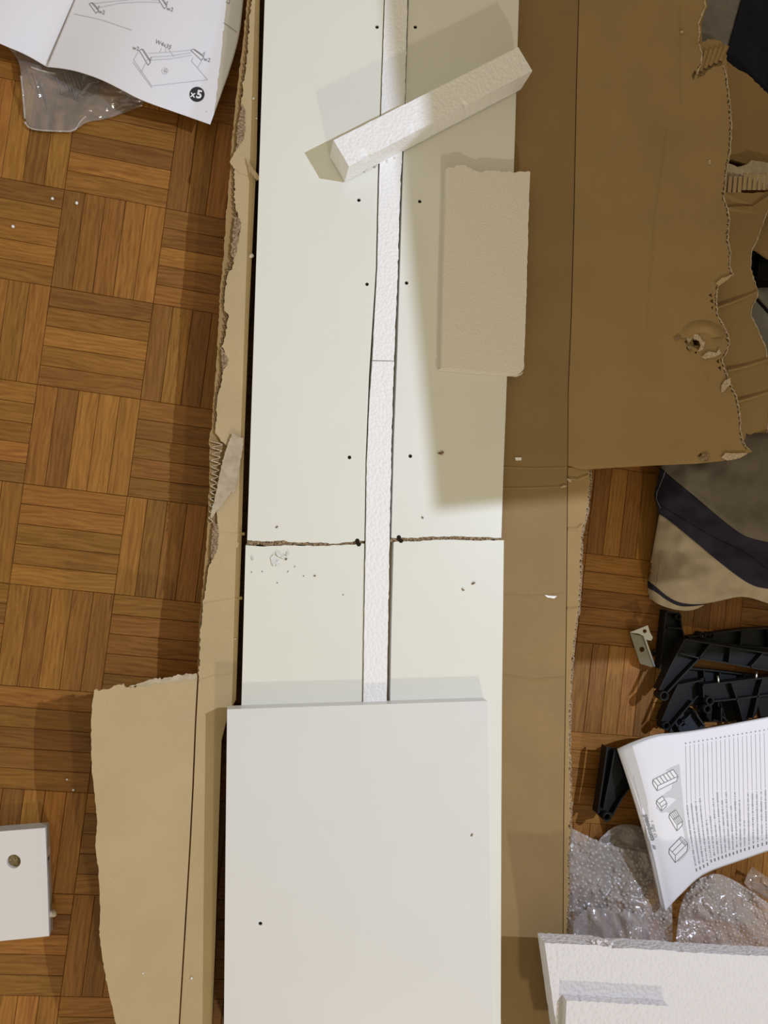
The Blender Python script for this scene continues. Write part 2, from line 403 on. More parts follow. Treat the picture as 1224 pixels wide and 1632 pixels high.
# torn ply patches along the edge
for i, pl in enumerate([[(386, 165), (391, 180), (391, 205), (388, 222), (381, 232), (377, 240), (378, 200)], [(374, 345), (383, 350), (384, 362), (381, 380), (376, 405), (371, 418), (368, 400), (371, 370)], [(366, 258), (378, 232), (392, 250), (406, 276), (413, 283), (409, 288), (396, 280), (384, 276), (372, 268)],
                         [(341, 830), (347, 836), (349, 855), (345, 878), (338, 893), (335, 880), (338, 850)], [(352, 552), (360, 566), (364, 575), (360, 584), (354, 592), (353, 575)]]):
    prism('torn_ply', jag(pl, 3, .7, 20 + i, True), ZC + .0006, .0005, M_TORN_D if i != 2 else M_CARD, carton)
# peeled liner tongue folded back
def tongue_z(u, v): return ZC + .0015 + .004 * max(0, min(1, (u - 340) / 40.0)) 
pt = prism('peeled_liner_tongue', jag([(363, 708), (371, 690), (379, 696), (388, 698), (387, 716), (383, 735), (379, 762), (374, 783), (366, 788), (354, 806), (343, 818), (337, 827), (335, 822), (342, 795), (350, 755), (358, 722)], 3, .5, 9, True), tongue_z, .0006, M_LINER, carton)
pt['label'] = 'pale grey-brown torn liner peeled back from the carton edge'
# lower left flap
def lf_z(u, v): return ZC - .001 + .028 * max(0, min(1, (312 - u) / 165.0))
LF = jag([(313, 1077), (300, 1078), (280, 1081), (250, 1085), (225, 1091), (205, 1095), (190, 1091), (170, 1099), (150, 1100)], 3, 1.3, 11) + jag([(150, 1100), (147, 1120), (145, 1150), (146, 1220), (150, 1262), (155, 1310), (152, 1350), (157, 1392), (160, 1450), (158, 1490), (165, 1540), (175, 1590), (185, 1632), (196, 1750)], 5, .5, 12)[1:]
lf = prism('side_flap', LF + [(p[0] - 2.5, p[1]) for p in CREASE_L[::-1]], lf_z, .004, M_CARD, carton)
lf['label'] = 'torn pale cardboard flap folded out to the left'
prism('torn_lip', jag([(313, 1073), (300, 1074), (280, 1077), (252, 1082), (246, 1081), (238, 1083), (225, 1088), (205, 1094), (230, 1093), (262, 1088), (290, 1085), (313, 1083)], 3, .9, 14, True), lambda u, v: lf_z(u, v) + .0007, .0005, M_LINER, carton)
# right strip lip below the big flap
R_T = [(940, 747), (941, 765), (937, 800), (935, 820), (931, 835), (927, 850), (926, 880), (925, 920), (922, 970), (918, 990), (914, 1030), (910, 1080), (908, 1130), (907, 1170), (908, 1230), (909, 1290), (908, 1330), (905, 1370), (907, 1420), (904, 1460), (905, 1505), (904, 1632), (904, 1750)]
lipm = [(p[0] + 1.2, p[1]) for p in CREASE_R if p[1] > 740]
prism('torn_edge_strip', jag(R_T, 4, 1.0, 15) + lipm[::-1], ZC - .0004, .0012, M_CARD_DARK, carton)
prism('bottom_liner', jag([(p[0] + 3, p[1]) for p in R_T], 5, .8, 16) + [(p[0] - 1, p[1]) for p in lipm[::-1]], ZC - .0045, .0010, M_TORN_D, carton)
fluting('fluting', [(p[0] + 3, p[1]) for p in R_T], [(p[0] - 3, p[1]) for p in R_T], ZC - .004, ZC - .0002, 4.6, M_TORN, carton, 6, .15)
# big right flap
def rf_z(u, v): return ZC + .001 + .028 * max(0, (u - 910) / 260.0)
RF_TOR = [(1195, 720), (1186, 712), (1181, 702), (1178, 688), (1176, 660), (1171, 632), (1161, 612), (1154, 592), (1148, 572), (1155, 562), (1160, 548), (1157, 532), (1147, 512), (1141, 503), (1139, 480), (1141, 457), (1150, 447), (1166, 438), (1160, 424), (1162, 402), (1157, 382), (1160, 350), (1157, 332), (1151, 318), (1152, 300), (1155, 272), (1161, 240), (1163, 200), (1160, 160), (1156, 125), (1150, 104), (1134, 108), (1124, 118), (1110, 126), (1112, 112), (1118, 98), (1119, 80), (1113, 70), (1115, 58), (1114, 40), (1119, 22), (1124, 10), (1121, -10), (1120, -110)]
RF = [(p[0] + 1.5, p[1]) for p in CREASE_R if p[1] < 700] + [(905.5, 742), (925, 748), (940, 748), (1000, 744), (1060, 741), (1110, 739), (1150, 735), (1175, 729)] + jag(RF_TOR, 3.5, .9, 17)
hole = jag([(1098, 540), (1106, 536), (1112, 540), (1122, 543), (1121, 552), (1112, 557), (1104, 553), (1099, 548)], 3, .5, 3, True)
tris_ = [[(1084, 533), (1089, 528), (1092, 535)], [(1090, 545), (1095, 541), (1096, 549)], [(1093, 554), (1098, 552), (1097, 559)], [(1106, 561), (1111, 560), (1110, 565)], [(1129, 471), (1134, 467), (1135, 474)], [(1131, 480), (1136, 476), (1137, 484)], [(1133, 490), (1137, 487), (1136, 494)], [(1141, 576), (1146, 572), (1146, 580)], [(1144, 586), (1149, 583), (1149, 591)], [(1111, 727), (1118, 721), (1120, 728)], [(1120, 732), (1127, 728), (1127, 735)], [(1090, 538), (1094, 535), (1097, 540)], [(1102, 120), (1108, 111), (1110, 116), (1105, 128)]]
rf = prism('side_flap', RF, rf_z, .0012, M_CARD_DARK, carton, holes=[hole] + tris_); rf['label'] = 'large brown cardboard flap folded out to the right with a torn edge'
RF_B = [(p[0] + 4, p[1]) for p in RF_TOR]
prism('bottom_liner', [(p[0] + 3, p[1]) for p in CREASE_R if p[1] < 700] + [(909, 741), (940, 744), (1060, 738), (1150, 733)] + jag(RF_B, 4, .7, 18), lambda u, v: rf_z(u, v) - .0040, .0010, M_CARD_DARK, carton, holes=[jag([(1103, 541), (1115, 543), (1116, 551), (1106, 551)], 3, .4, 4, True)])
def rf_fl(outer, inner, pitch, seed):
    n = int(sum((Vector(b) - Vector(a)).length for a, b in zip(outer, outer[1:])) / pitch); n += n % 2
    A = resample(outer, n + 1); B = resample(inner, n + 1); rnd = random.Random(seed); V = []; Fc = []
    for i in range(n + 1):
        p = A[i].lerp(B[i], (.05 if i % 2 else .8) + rnd.uniform(-.1, .1)); z = rf_z(p.x, p.y)
        q = W(p.x, p.y, z); V += [q - Vector((0, 0, .0035)), q + Vector((0, 0, .0002))]
    m = len(V); V += [p + Vector((.0004, .0003, 0)) for p in V]
    for i in range(n):
        a = 2 * i; Fc += [(a, a + 2, a + 3, a + 1), (m + a + 1, m + a + 3, m + a + 2, m + a), (a + 1, a + 3, m + a + 3, m + a + 1)]
    return mk('fluting', V, Fc, M_TORN, carton, recalc=False)
rf_fl([(p[0] + 4.5, p[1]) for p in RF_TOR[1:31]], [(p[0] - 1, p[1]) for p in RF_TOR[1:31]], 4.4, 5)
def ribbon(name, pl, wpx, zf, th, mat, parent, seed=1, amp=.6):
    """narrow raw-paper edge following a torn outline"""
    pl = jag(pl, 4, amp, seed); rnd = random.Random(seed); top = []; bot = []
    for i, p in enumerate(pl):
        w_ = wpx * rnd.uniform(.4, 1.2); top.append((p[0] - w_ / 2, p[1])); bot.append((p[0] + w_ / 2, p[1]))
    V = []; Fc = []
    for a, b in zip(top, bot):
        V += [W(a[0], a[1], zf(*a)), W(b[0], b[1], zf(*b)), W(b[0], b[1], zf(*b) - th), W(a[0], a[1], zf(*a) - th)]
    for i in range(len(top) - 1):
        for k in range(4):
            a = 4 * i + k; b = 4 * i + (k + 1) % 4; Fc.append((a, b, b + 4, a + 4))
    return mk(name, V, Fc, mat, parent)
ribbon('torn_paper_edge', [(p[0] + 3, p[1]) for p in RF_TOR[:31]], 1.8, lambda u, v: rf_z(u, v) + .0006, .0012, M_TORN, carton, 31)
ribbon('torn_paper_edge', [(1113, 66), (1115, 52), (1114, 36), (1119, 22), (1125, 10), (1122, -6)], 3.2, lambda u, v: rf_z(u, v) + .0008, .0012, M_TORN, carton, 32, .4)
ribbon('torn_paper_edge', [(1111, 118), (1118, 100), (1119, 84), (1114, 70)], 2.6, lambda u, v: rf_z(u, v) + .0008, .0012, M_TORN, carton, 33, .4)
# bared corrugation in the notch
for i in range(5):
    a = (1116 + i * 8, 113 - i * 4); b = (1126 + i * 8.2, 80 - i * 2)
    V, Fc = [], []
    for j in range(9):
        t = j / 8; u = a[0] + (b[0] - a[0]) * t; v = a[1] + (b[1] - a[1]) * t; z = rf_z(u, v)
        for k in range(5):
            an = math.pi * k / 4; V.append(W(u - 3.6 * math.cos(an), v - 1.6 * math.cos(an), z - .0042 + .003 * math.sin(an)))
    mk('flute_ridge', V, grid_faces(9, 5), M_CARD_DARK, carton, True)
prism('bottom_liner', jag([(1112, 118), (1116, 70), (1128, 62), (1150, 66), (1156, 72), (1160, 112), (1150, 122), (1125, 126)], 3, .8, 40, True), lambda u, v: rf_z(u, v) - .0045, .0008, M_CARD_DARK, carton)
# crumpled rim round the puncture, torn bits
def bump_patch(name, cu, cv, ru, rv, h, mat, seed, ang0=0, ang1=2 * math.pi):
    P = []
    for i in range(9):
        t = i / 8; row = []
        for j in range(21):
            an = ang0 + (ang1 - ang0) * j / 20; rr = .32 + .68 * t
            u = cu + ru * rr * math.cos(an); v = cv + rv * rr * math.sin(an)
            hh = h * math.sin(math.pi * min(1, t * 1.0)) ** 1.0 + .0004 + noise.noise(Vector((u * .12 + seed, v * .12, 0))) * h * .25 * (1 - t)
            row.append(W(u, v, rf_z(u, v) + hh - .0003 * t))
        P.append(row)
    return sheet(name, P, mat, carton)
bump_patch('crumple', 1120, 540, 38, 30, .0038, M_CARD_DARK, 3, math.pi * 1.02, math.pi * 1.95)
for i, pl in enumerate([[(1094, 540), (1100, 533), (1103, 540), (1098, 546)], [(1104, 534), (1112, 532), (1118, 541), (1124, 546), (1120, 557), (1112, 560), (1117, 550), (1114, 543), (1106, 540)], [(1095, 552), (1101, 549), (1104, 556), (1098, 559)], [(1118, 568), (1130, 560), (1142, 562), (1147, 555), (1150, 563), (1140, 569), (1124, 572)], [(1074, 541), (1081, 535), (1086, 536), (1080, 541)],
                         [(1150, 614), (1156, 606), (1165, 602), (1164, 612), (1157, 620), (1150, 626)], [(1141, 452), (1150, 443), (1168, 437), (1160, 446), (1146, 455)], [(1114, 730), (1120, 724), (1128, 722), (1132, 728), (1128, 734), (1120, 735)], [(1150, 729), (1156, 722), (1176, 722), (1192, 722), (1180, 730), (1160, 734)]]):
    prism('torn_scrap', jag(pl, 3, .4, 50 + i, True), lambda u, v: rf_z(u, v) + .0022, .0008, (M_TORN, M_TORN, M_TORN_D, M_TORN, M_TORN_D, M_TORN, M_CARD, M_TORN_D, M_TORN)[i], carton)
# pressed creases
def crease(pl, zf, mat, wpx=1.6, h=.0005):
    V = []; Fc = []
    for i, (u, v) in enumerate(pl):
        z = zf(u, v)
        d = Vector(pl[min(i + 1, len(pl) - 1)]) - Vector(pl[max(i - 1, 0)]); d.normalize(); n_ = Vector((-d.y, d.x)) * wpx
        V += [W(u - n_.x, v - n_.y, z + .00005), W(u, v, z + h), W(u + n_.x, v + n_.y, z + .00005)]
    for i in range(len(pl) - 1):
        a = 3 * i; Fc += [(a, a + 1, a + 4, a + 3), (a + 1, a + 2, a + 5, a + 4)]
    return mk('pressed_crease', V, Fc, mat, carton)
zc = lambda u, v: ZC
for pl in ([(800, 744), (850, 746), (902, 745)], [(800, 778), (850, 777), (902, 775)], [(800, 948), (850, 950), (900, 946)], [(800, 1075), (850, 1083), (900, 1080)]): crease(pl, zc, M_CARD_DIM, 2.2, .0009)
for pl in ([(346, 848), (365, 850), (390, 851)], [(326, 962), (355, 957), (386, 953)], [(318, 1085), (345, 1076), (372, 1071)]): crease(pl, zc, M_CARD, 2.2, .0008)
for pl in ([(1082, 10), (1083, 60), (1083, 120), (1086, 165)], [(1062, 205), (1056, 260), (1044, 340), (1040, 420)], [(1037, 430), (1034, 480), (1032, 525)], [(1120, 578), (1124, 590), (1128, 606)], [(1130, 360), (1140, 350), (1149, 342)]): crease(pl, rf_z, M_CARD_DARK, 1.6, .0005)
for pl in ([(907, 762), (920, 764), (938, 757)], [(905, 843), (920, 843), (928, 836)], [(904, 970), (912, 971), (921, 969)]): crease(pl, lambda u, v: ZC, M_CARD_DARK, 3, .0014)
# torn pieces of a second flap lying lower at the right
def f2(u, v): return .070 - .012 * max(0, (u - 1150) / 80.0)
f2o = [(1100, 330), (1160, 330), (1200, 328), (1224, 312), (1240, 300), (1218, 350), (1206, 385), (1198, 400), (1196, 428), (1200, 440), (1208, 466), (1207, 474), (1199, 488), (1197, 502), (1208, 524), (1214, 540), (1220, 552), (1224, 575), (1228, 620), (1226, 655), (1222, 692), (1211, 708), (1190, 722), (1120, 726)]
prism('second_flap', f2o[:4] + jag(f2o[4:-1], 4, .8, 60) + f2o[-1:], f2, .004, M_CARD_DARK, carton)
ribbon('torn_paper_edge', f2o[4:-2], 2.4, lambda u, v: f2(u, v) + .0006, .001, M_TORN, carton, 61)
for pl in ([(1140, 490), (1170, 480), (1207, 464)], [(1160, 590), (1190, 583), (1226, 571)], [(1172, 640), (1195, 634), (1226, 624)]): crease(pl, f2, M_CARD_DARK, 3.5, .0022)
def f3(u, v): return .062 - .02 * max(0, (u - 1150) / 80.0)
prism('second_flap', jag([(1110, 80), (1158, 97), (1175, 110), (1190, 117), (1206, 132), (1224, 150), (1245, 165)], 4, .6, 62) + [(1245, 258), (1190, 262), (1160, 252), (1110, 240)], f3, .004, M_CARD_DARK, carton)
prism('torn_liner', jag([(1110, 262), (1160, 260), (1175, 266), (1190, 262), (1198, 255), (1210, 257), (1240, 262)], 4, .6, 63) + [(1240, 300), (1110, 305)], lambda u, v: f3(u, v) + .010, .0008, M_LINER, carton)
for i in range(11):
    u0 = 1156 + i * 8; V = []
    for j in range(5):
        t = j / 4
        for k in range(5):
            an = math.pi * k / 4; u = u0 - 2 * t - 3.4 * math.cos(an); v = 281 - (4 if u0 > 1180 else 0) + 26 * t; V.append(W(u, v, f3(u, v) + .0085 + .0030 * math.sin(an)))
    mk('flute_ridge', V, grid_faces(5, 5), M_CARD, carton, True)
prism('torn_liner', jag([(1110, 304), (1160, 306), (1200, 308), (1240, 304)], 4, .5, 64) + [(1240, 345), (1110, 345)], lambda u, v: f3(u, v) + .0105, .0008, M_CARD_DARK, carton)

prism('second_flap', [(1180, 326), (1262, 290), (1262, 408), (1225, 412), (1205, 398), (1180, 400)], .034, .004, M_CARD_DARK, carton)
# ------------------------------------------------------------------ white boards
ZB = ZC + .016
def board(name, label, outline, holes, z, th, mat=M_MEL, core=None, group=None):
    root = thing(name, W(*outline[0], ZC) if outline[0][1] > -100 else W(outline[0][0], 0, ZC), label, 'board', group)
    prism('panel', outline, z, th, mat, root, holes=[circ(u, v, r) for u, v, r in holes], depth=th * .93)
    for u, v, r in holes:      # near-black plug in each hole, its shade put into the colour
        p = W(u, v, z); V, Fc = tube_geo(p, r / 1.27 * .001 * .99, .0001, z - th * .9, z - .0018, 12)
        mk('hole_shade_plug', V, Fc, M_HOLE_SHADE, root)
    if core: prism('chipboard_core', core, z - .0022, th - .0024, M_CHIP, root)
    return root
FR_UL = jag([(394, 861), (410, 862), (430, 863), (452, 861), (460, 864), (500, 865), (540, 866), (556, 864), (566, 862), (581, 862)], 5, .5, 70)
FR_LL = jag([(391.5, 869), (405, 870), (416, 871), (432, 870), (470, 869), (520, 870), (555, 868), (566, 868), (581, 866.5)], 5, .5, 71)
FR_UR = jag([(623, 857), (632, 858), (650, 857.5), (680, 856), (720, 854.5), (760, 856), (799, 857)], 5, .45, 72)
FR_LR = jag([(627, 864), (640, 863), (660, 863), (690, 860.5), (720, 860), (760, 861.5), (803, 861)], 5, .4, 73)
board('white_board', 'long white board on the left of the foam strip, snapped off at its lower end', [(425.5, -110)] + FR_UL + [(583, 730), (588, 600), (599, 430), (602, 290), (606, 180), (612, 0), (615, -110)],
      [(601, 43, 3.0), (572, 319, 2.9), (585, 453, 2.9), (557, 729, 3.0)], ZB, .0155, M_MEL, core=[(424, 500)] + FR_UL[:1] + [(392.5, 868)] + jag([(393, 868.5), (420, 869.5), (470, 869.5), (520, 870), (560, 868), (580, 867)], 4, .8, 74) + [(583, 730), (587, 600), (590, 500)])
board('white_board', 'long white board on the right of the foam strip, carrying the broken foam slab', [(652.5, -110), (651.5, 0), (643, 250), (633.5, 560), (628, 700), (624, 857)] + FR_UR[1:] + [(802, 760), (808, 600), (815, 400), (822, 170), (827, 0), (830, -110)],
      [(662, 43, 3.0), (669, 321, 2.9), (648, 451, 2.9), (654, 727, 3.0)], ZB, .0155, M_MEL, core=[(634, 560), (624, 857)] + jag([(620.5, 864), (660, 863), (690, 861), (720, 860), (760, 861.5), (799.5, 861)], 4, .7, 75) + [(802, 760), (807, 600)])
board('white_board', 'short lower left white board below the crack, chipped with loose white flakes', FR_LL + [(577.5, 1115), (574, 1300), (570, 1400), (378, 1400), (385, 1115), (388, 1000)], [], ZB - .0004, .0151, M_MEL)
board('white_board', 'lower right white board below the crack, partly covered by the square panel', [(627.5, 864)] + FR_LR[1:] + [(801.5, 1000), (800, 1115), (799, 1300), (798, 1632), (797, 1750), (600, 1750), (618, 1300), (622, 1115), (624, 1000)], [], ZB - .0004, .0151, M_MEL)
for u, v, nm in ((569.5, 861.8, 'white_board'), (571.8, 867.4, 'white_board.002'), (635.6, 856.4, 'white_board.001'), (639.2, 861.8, 'white_board.003')):    # dark plugs painting the shade inside screw holes split by the crack
    V, Fc = tube_geo(W(u, v, ZB), .0028, .0001, ZB - .010, ZB + .0003, 14); mk('split_hole_shade_plug', V, Fc, M_HOLE_SHADE, bpy.data.objects[nm])
ps = board('white_shelf', 'large white panel lying across the lower boards, one drilled hole at its left', [(362, 1130.5), (777, 1117), (779, 1250), (781.5, 1450), (785, 1632), (787, 1750), (355, 1750), (357, 1632), (359.5, 1350)], [(415, 1472, 3.1)], ZB + .0185, .0187, M_MEL2)

# foam strip between the boards, in two lengths
ZS = ZB + .0025
fs = lambda pts, z: pts
prism('foam_strip', jag([(616.6, -110), (613.6, 0), (607.6, 180), (604.4, 290), (601.4, 430), (596.4, 520), (593.8, 574)], 8, .15, 80) + jag([(628, 575), (634, 430), (637, 330), (641, 245), (645, 165), (649.5, 0), (652, -110)], 6, .35, 81), ZS, .017, M_EPS)
tag(bpy.data.objects['foam_strip'], 'upper length of the narrow white polystyrene strip, running under the foam bar', 'foam strip', 'foam strips between the boards')
o = prism('foam_strip', jag([(593.6, 575.5), (589, 640), (585, 730), (583, 864), (580.6, 1000), (579.2, 1115), (576, 1300)], 8, .15, 82) + jag([(613, 1300), (616.5, 1115), (618.5, 1000), (621, 860), (624, 700), (628, 576)], 6, .35, 83), ZS, .017, M_EPS)
tag(o, 'lower length of the narrow white polystyrene strip, running into the square panel', 'foam strip', 'foam strips between the boards')

# foam bar lying across, chipped edge
bar = thing('foam_bar', W(690, 190, ZS), 'square-section white polystyrene bar lying diagonally across the boards', 'foam bar')
def bar_mesh():
    ZT = ZS + .0425
    tl, tr, br, bl = [W(*p, ZT) for p in ((531.5, 223.5), (826, 75), (848.5, 113), (556, 265))]
    dn = Vector((0, 0, -.0425)); n = 56; V = []; Fc = []; rnd = random.Random(4)
    secs = 12
    for i in range(n + 1):
        t = i / n; a = tl.lerp(tr, t); b = bl.lerp(br, t)
        ring = [a.lerp(b, k / 3) for k in range(3)] + [b] + [b + dn * (k / 3) for k in range(1, 3)] + [b + dn] + [(b + dn).lerp(a + dn, k / 3) for k in range(1, 3)] + [a + dn] + [a + dn * (k / 3) for k in range(2, 0, -1)]
        for k, p in enumerate(ring):
            amp = .00010
            q = p + Vector((rnd.gauss(0, amp), rnd.gauss(0, amp), rnd.gauss(0, amp * .6)))
            if k == 3:   # chipped lower top edge
                for (tc, wd, dp) in ((.10, .035, .004), (.35, .02, .0025), (.62, .015, .003)):
                    if abs(t - tc) < wd: q += Vector((-.4, .7, -1)).normalized() * dp * (1 - abs(t - tc) / wd)
            if k in (6, 9, 7, 8): q.z = p.z
            V.append(q)
    for i in range(n):
        for k in range(secs):
            j = (k + 1) % secs; Fc.append((i * secs + k, i * secs + j, (i + 1) * secs + j, (i + 1) * secs + k))
    Fc.append(tuple(range(secs))[::-1]); Fc.append(tuple(n * secs + k for k in range(secs)))
    return mk('bar_body', V, Fc, M_EPS, bar)
bar_mesh()
def crumb_geo(c, r, rnd, flat=.7):
    bm = bmesh.new(); bmesh.ops.create_icosphere(bm, subdivisions=1, radius=r)
    V = [Vector((v.co.x * rnd.uniform(.8, 1.25), v.co.y * rnd.uniform(.8, 1.25), v.co.z * flat)) + c for v in bm.verts]; Fc = [tuple(v.index for v in f.verts) for f in bm.faces]; bm.free()
    return V, Fc
rc = random.Random(8)
for u, v, z in ((630, 252, ZS + .030), (720, 178, ZS + .036), (617, 257, ZS + .034)):
    V, Fc = crumb_geo(W(u, v, z), .0022, rc); mk('loose_bead', V, Fc, M_EPS, bar, True)

# broken foam slab on the right board
slab = thing('foam_slab', W(770, 430, ZB), 'flat rectangular off-white foam slab with a broken top edge on the right board', 'foam slab')
so = jag([(711, 269), (716, 266), (724, 267), (727, 263), (742, 263), (750, 268), (757, 272), (765, 275), (776, 271), (790, 272), (806, 274), (822, 275), (830, 273), (838, 274), (845, 274)], 3, .7, 90) + jag([(844, 300), (841, 400), (838, 500), (835, 588), (829, 595), (822, 596.5)], 6, .3, 91) + jag([(800, 594), (750, 590), (704, 586)], 5, .4, 92) + jag([(705, 520), (708, 400), (711, 290)], 6, .25, 93)
prism('slab_body', so, ZB + .0125, .0125, M_EPS_FINE, slab)
prism('rounded_lip', jag([(699.5, 588.5), (704, 586.5), (750, 590.5), (800, 594.5), (822, 597), (829, 596.5), (834, 592), (832, 596.5), (826, 599), (800, 597), (750, 593)], 6, .2, 94, True), ZB + .0085, .008, M_EPS_FINE, slab)

# ------------------------------------------------------------------ big foam boards lower right
bw_big = thing('foam_board', W(1050, 1580, ZC), 'wide coarse white polystyrene board resting at the lower right edge of the photo', 'foam board')
def fb_z(u, v): return ZC + .078
o = prism('board_body', jag([(868, 1503.5), (920, 1505), (950, 1506), (968, 1509), (975, 1512), (1000, 1511), (1050, 1514), (1100, 1518), (1160, 1521), (1224, 1524), (1330, 1529)], 6, .6, 100) + [(1330, 1760), (905, 1760)] + jag([(887, 1640), (876, 1560)], 8, .3, 101), fb_z, .024, M_EPS_BIG, bw_big)
for i in range(16):
    V, Fc = crumb_geo(W(955 + rc.uniform(-14, 22), 1506 + rc.uniform(-7, 7), ZC + .0765), rc.uniform(.0012, .003), rc); mk('loose_bead', V, Fc, M_EPS_BIG, bw_big, True)
blk = prism('foam_block', jag([(903, 1595), (950, 1597), (1000, 1600), (1030, 1601), (1066, 1604)], 5, .7, 102) + jag([(1068, 1620), (1070, 1660), (1072, 1760)], 6, .6, 103) + [(898, 1760), (901, 1640)], ZC + .078 + .013, .013, M_EPS_BIG)
tag(blk, 'smaller white polystyrene block lying on the wide foam board', 'foam block')

# ------------------------------------------------------------------ small cut board on the floor, lower left
sb = thing('cut_board', W(20, 1410, 0), 'small white board on the parquet at the left edge with a round cam hole', 'board')
ztop = .0195
so = [(-70, 1331), (72, 1319.5), (74, 1360), (76, 1430), (78, 1492), (-70, 1507)]
prism('panel', so, ztop, .0193, [mat_new('small_board_white', (.74, .71, .72), .3, .5)], sb, holes=[circ(22, 1373, 11, 28)], depth=.0060)
for a, b, nm in (((-70, 1331), (72, 1319.5), 'edge_band'), ((72, 1319.5), (78, 1492), 'edge_band')):
    pa, pb = W(*a, ztop), W(*b, ztop)
    d = (pb - pa).normalized(); nrm = Vector((-d.y, d.x, 0)) if nm else None
    ct_ = W(20, 1410, 0); 
    if (pa + nrm - ct_).length < (pa - nrm - ct_).length: nrm = -nrm
    V = []
    for p in (pa, pb):
        V += [p + nrm * .0004 + Vector((0, 0, -.0006)), p + nrm * .0004 + Vector((0, 0, -.0190)), p + nrm * .0001 + Vector((0, 0, -.0190)), p + nrm * .0001 + Vector((0, 0, -.0006))]
    mk(nm, V, [(0, 4, 5, 1), (1, 5, 6, 2), (2, 6, 7, 3), (3, 7, 4, 0), (0, 1, 2, 3), (4, 7, 6, 5)], M_EDGE, sb)
c = W(22, 1373, ztop); V = [Vector((c.x + .0092 * math.cos(a * math.pi / 14), c.y + .0092 * math.sin(a * math.pi / 14), ztop - .0052)) for a in range(28)] + [Vector((c.x + .0092 * math.cos(a * math.pi / 14), c.y + .0092 * math.sin(a * math.pi / 14), ztop - .0058)) for a in range(28)]
o = mk('cam_hole_bottom', V, [tuple(range(28))] + [(i, (i + 1) % 28, 28 + (i + 1) % 28, 28 + i) for i in range(28)], M_HOLE, sb); o['label'] = 'brown bottom of the round cam hole'
def cyl_geo(a, b, r, n=14, taper=1.0):
    d = (b - a).normalized(); x = d.orthogonal().normalized(); y = d.cross(x); V = []
    for p, rr in ((a, r), (a.lerp(b, .88), r), (b, r * taper)):
        V += [p + (x * math.cos(2 * math.pi * i / n) + y * math.sin(2 * math.pi * i / n)) * rr for i in range(n)]
    Fc = [tuple(range(n))[::-1], tuple(range(2 * n, 3 * n))]
    for k in (0, n): Fc += [(k + i, k + (i + 1) % n, k + n + (i + 1) % n, k + n + i) for i in range(n)]
    return V, Fc
V, Fc = cyl_geo(W(74, 1456, .011), W(90, 1455.5, .011), .0042, 14, .75); mk('dowel', V, Fc, M_DOWEL, sb, True)['label'] = 'pale wooden dowel sticking out of the edge'
V, Fc = cyl_geo(W(75.8, 1369, .0105), W(77.6, 1369, .0105), .0028, 12); mk('screw_hole_shade', V, Fc, M_INK, sb)  # black plug painting the shade inside a screw hole

# ------------------------------------------------------------------ printed sheets
def coons(top, bot, left, right, s, t):
    def at(pl, x):
        x = max(0.0, min(1.0, x)) * (len(pl) - 1); i = min(int(x), len(pl) - 2); return pl[i].lerp(pl[i + 1], x - i)
    T0, B0, L0, R0 = at(top, s), at(bot, s), at(left, t), at(right, t)
    c = top[0] * (1 - s) * (1 - t) + top[-1] * s * (1 - t) + bot[0] * (1 - s) * t + bot[-1] * s * t
    return T0 * (1 - t) + B0 * t + L0 * (1 - s) + R0 * s - c
class Page:
    def __init__(s, top, bot, left, right, zf):
        s.t, s.b, s.l, s.r = [resample(smooth_pl(p), 60) for p in (top, bot, left, right)]; s.zf = zf
    def P(s, a, b, dz=0.0):
        q = coons(s.t, s.b, s.l, s.r, a, b); return W(q.x, q.y, s.zf(a, b) + dz)
    def px(s, a, b):
        q = coons(s.t, s.b, s.l, s.r, a, b); return q
    def inv(s, u, v):
        a = b = .5
        for _ in range(25):
            q = s.px(a, b); e = Vector((u, v)) - q
            if e.length < .02: break
            h = 1e-3; qa = (s.px(a + h, b) - q) / h; qb = (s.px(a, b + h) - q) / h
            det = qa.x * qb.y - qa.y * qb.x
            if abs(det) < 1e-3: break
            a += (e.x * qb.y - e.y * qb.x) / det; b += (qa.x * e.y - qa.y * e.x) / det
        return a, b
    def on(s, u, v, dz=.0003):
        a, b = s.inv(u, v); a = max(0, min(1, a)); b = max(0, min(1, b)); return W(u, v, s.zf(a, b) + dz)
    def grid(s, n=36, m=36, dz=0.0): return [[s.P(c / (n - 1), r / (m - 1), dz) for c in range(n)] for r in range(m)]
def quad_line(mb, pg, p, q, wpx, dz=.0006, seg=1):
    a = Vector(p); b = Vector(q); d = (b - a).normalized(); n = Vector((-d.y, d.x)) * wpx / 2
    seg = max(seg, int((b - a).length / 7))
    for k in range(seg):
        x = a.lerp(b, k / seg); y = a.lerp(b, (k + 1) / seg)
        mb.add([pg.on(*(x + n), dz), pg.on(*(y + n), dz), pg.on(*(y - n), dz), pg.on(*(x - n), dz)], [(0, 1, 2, 3)])
def poly_print(mb, pg, pts, dz=.0005):
    mb.add([pg.on(*p, dz) for p in pts], [tuple(range(len(pts)))])
def text_print(mb, pg, body, u, v, size, ang, bold=0.0, dz=.0008, xs=1.0):
    """lettering laid on the sheet; size = em in photo pixels, ang in degrees (reading direction, clockwise from right)"""
    cu = bpy.data.curves.new('lettering', 'FONT'); cu.body = body; cu.size = 1.0; cu.align_x = 'CENTER'; cu.align_y = 'CENTER'; cu.offset = bold; cu.resolution_u = 2; cu.fill_mode = 'FRONT'
    ob = bpy.data.objects.new('lettering', cu); COL.objects.link(ob)
    dg = bpy.context.evaluated_depsgraph_get(); me = ob.evaluated_get(dg).to_mesh()
    a = math.radians(ang); V = []
    for p in me.vertices:
        x, y = p.co.x * size * xs, -p.co.y * size
        V.append(pg.on(u + x * math.cos(a) - y * math.sin(a), v + x * math.sin(a) + y * math.cos(a), dz))
    mb.add(V, [tuple(f.vertices) for f in me.polygons])
    bpy.data.objects.remove(ob)

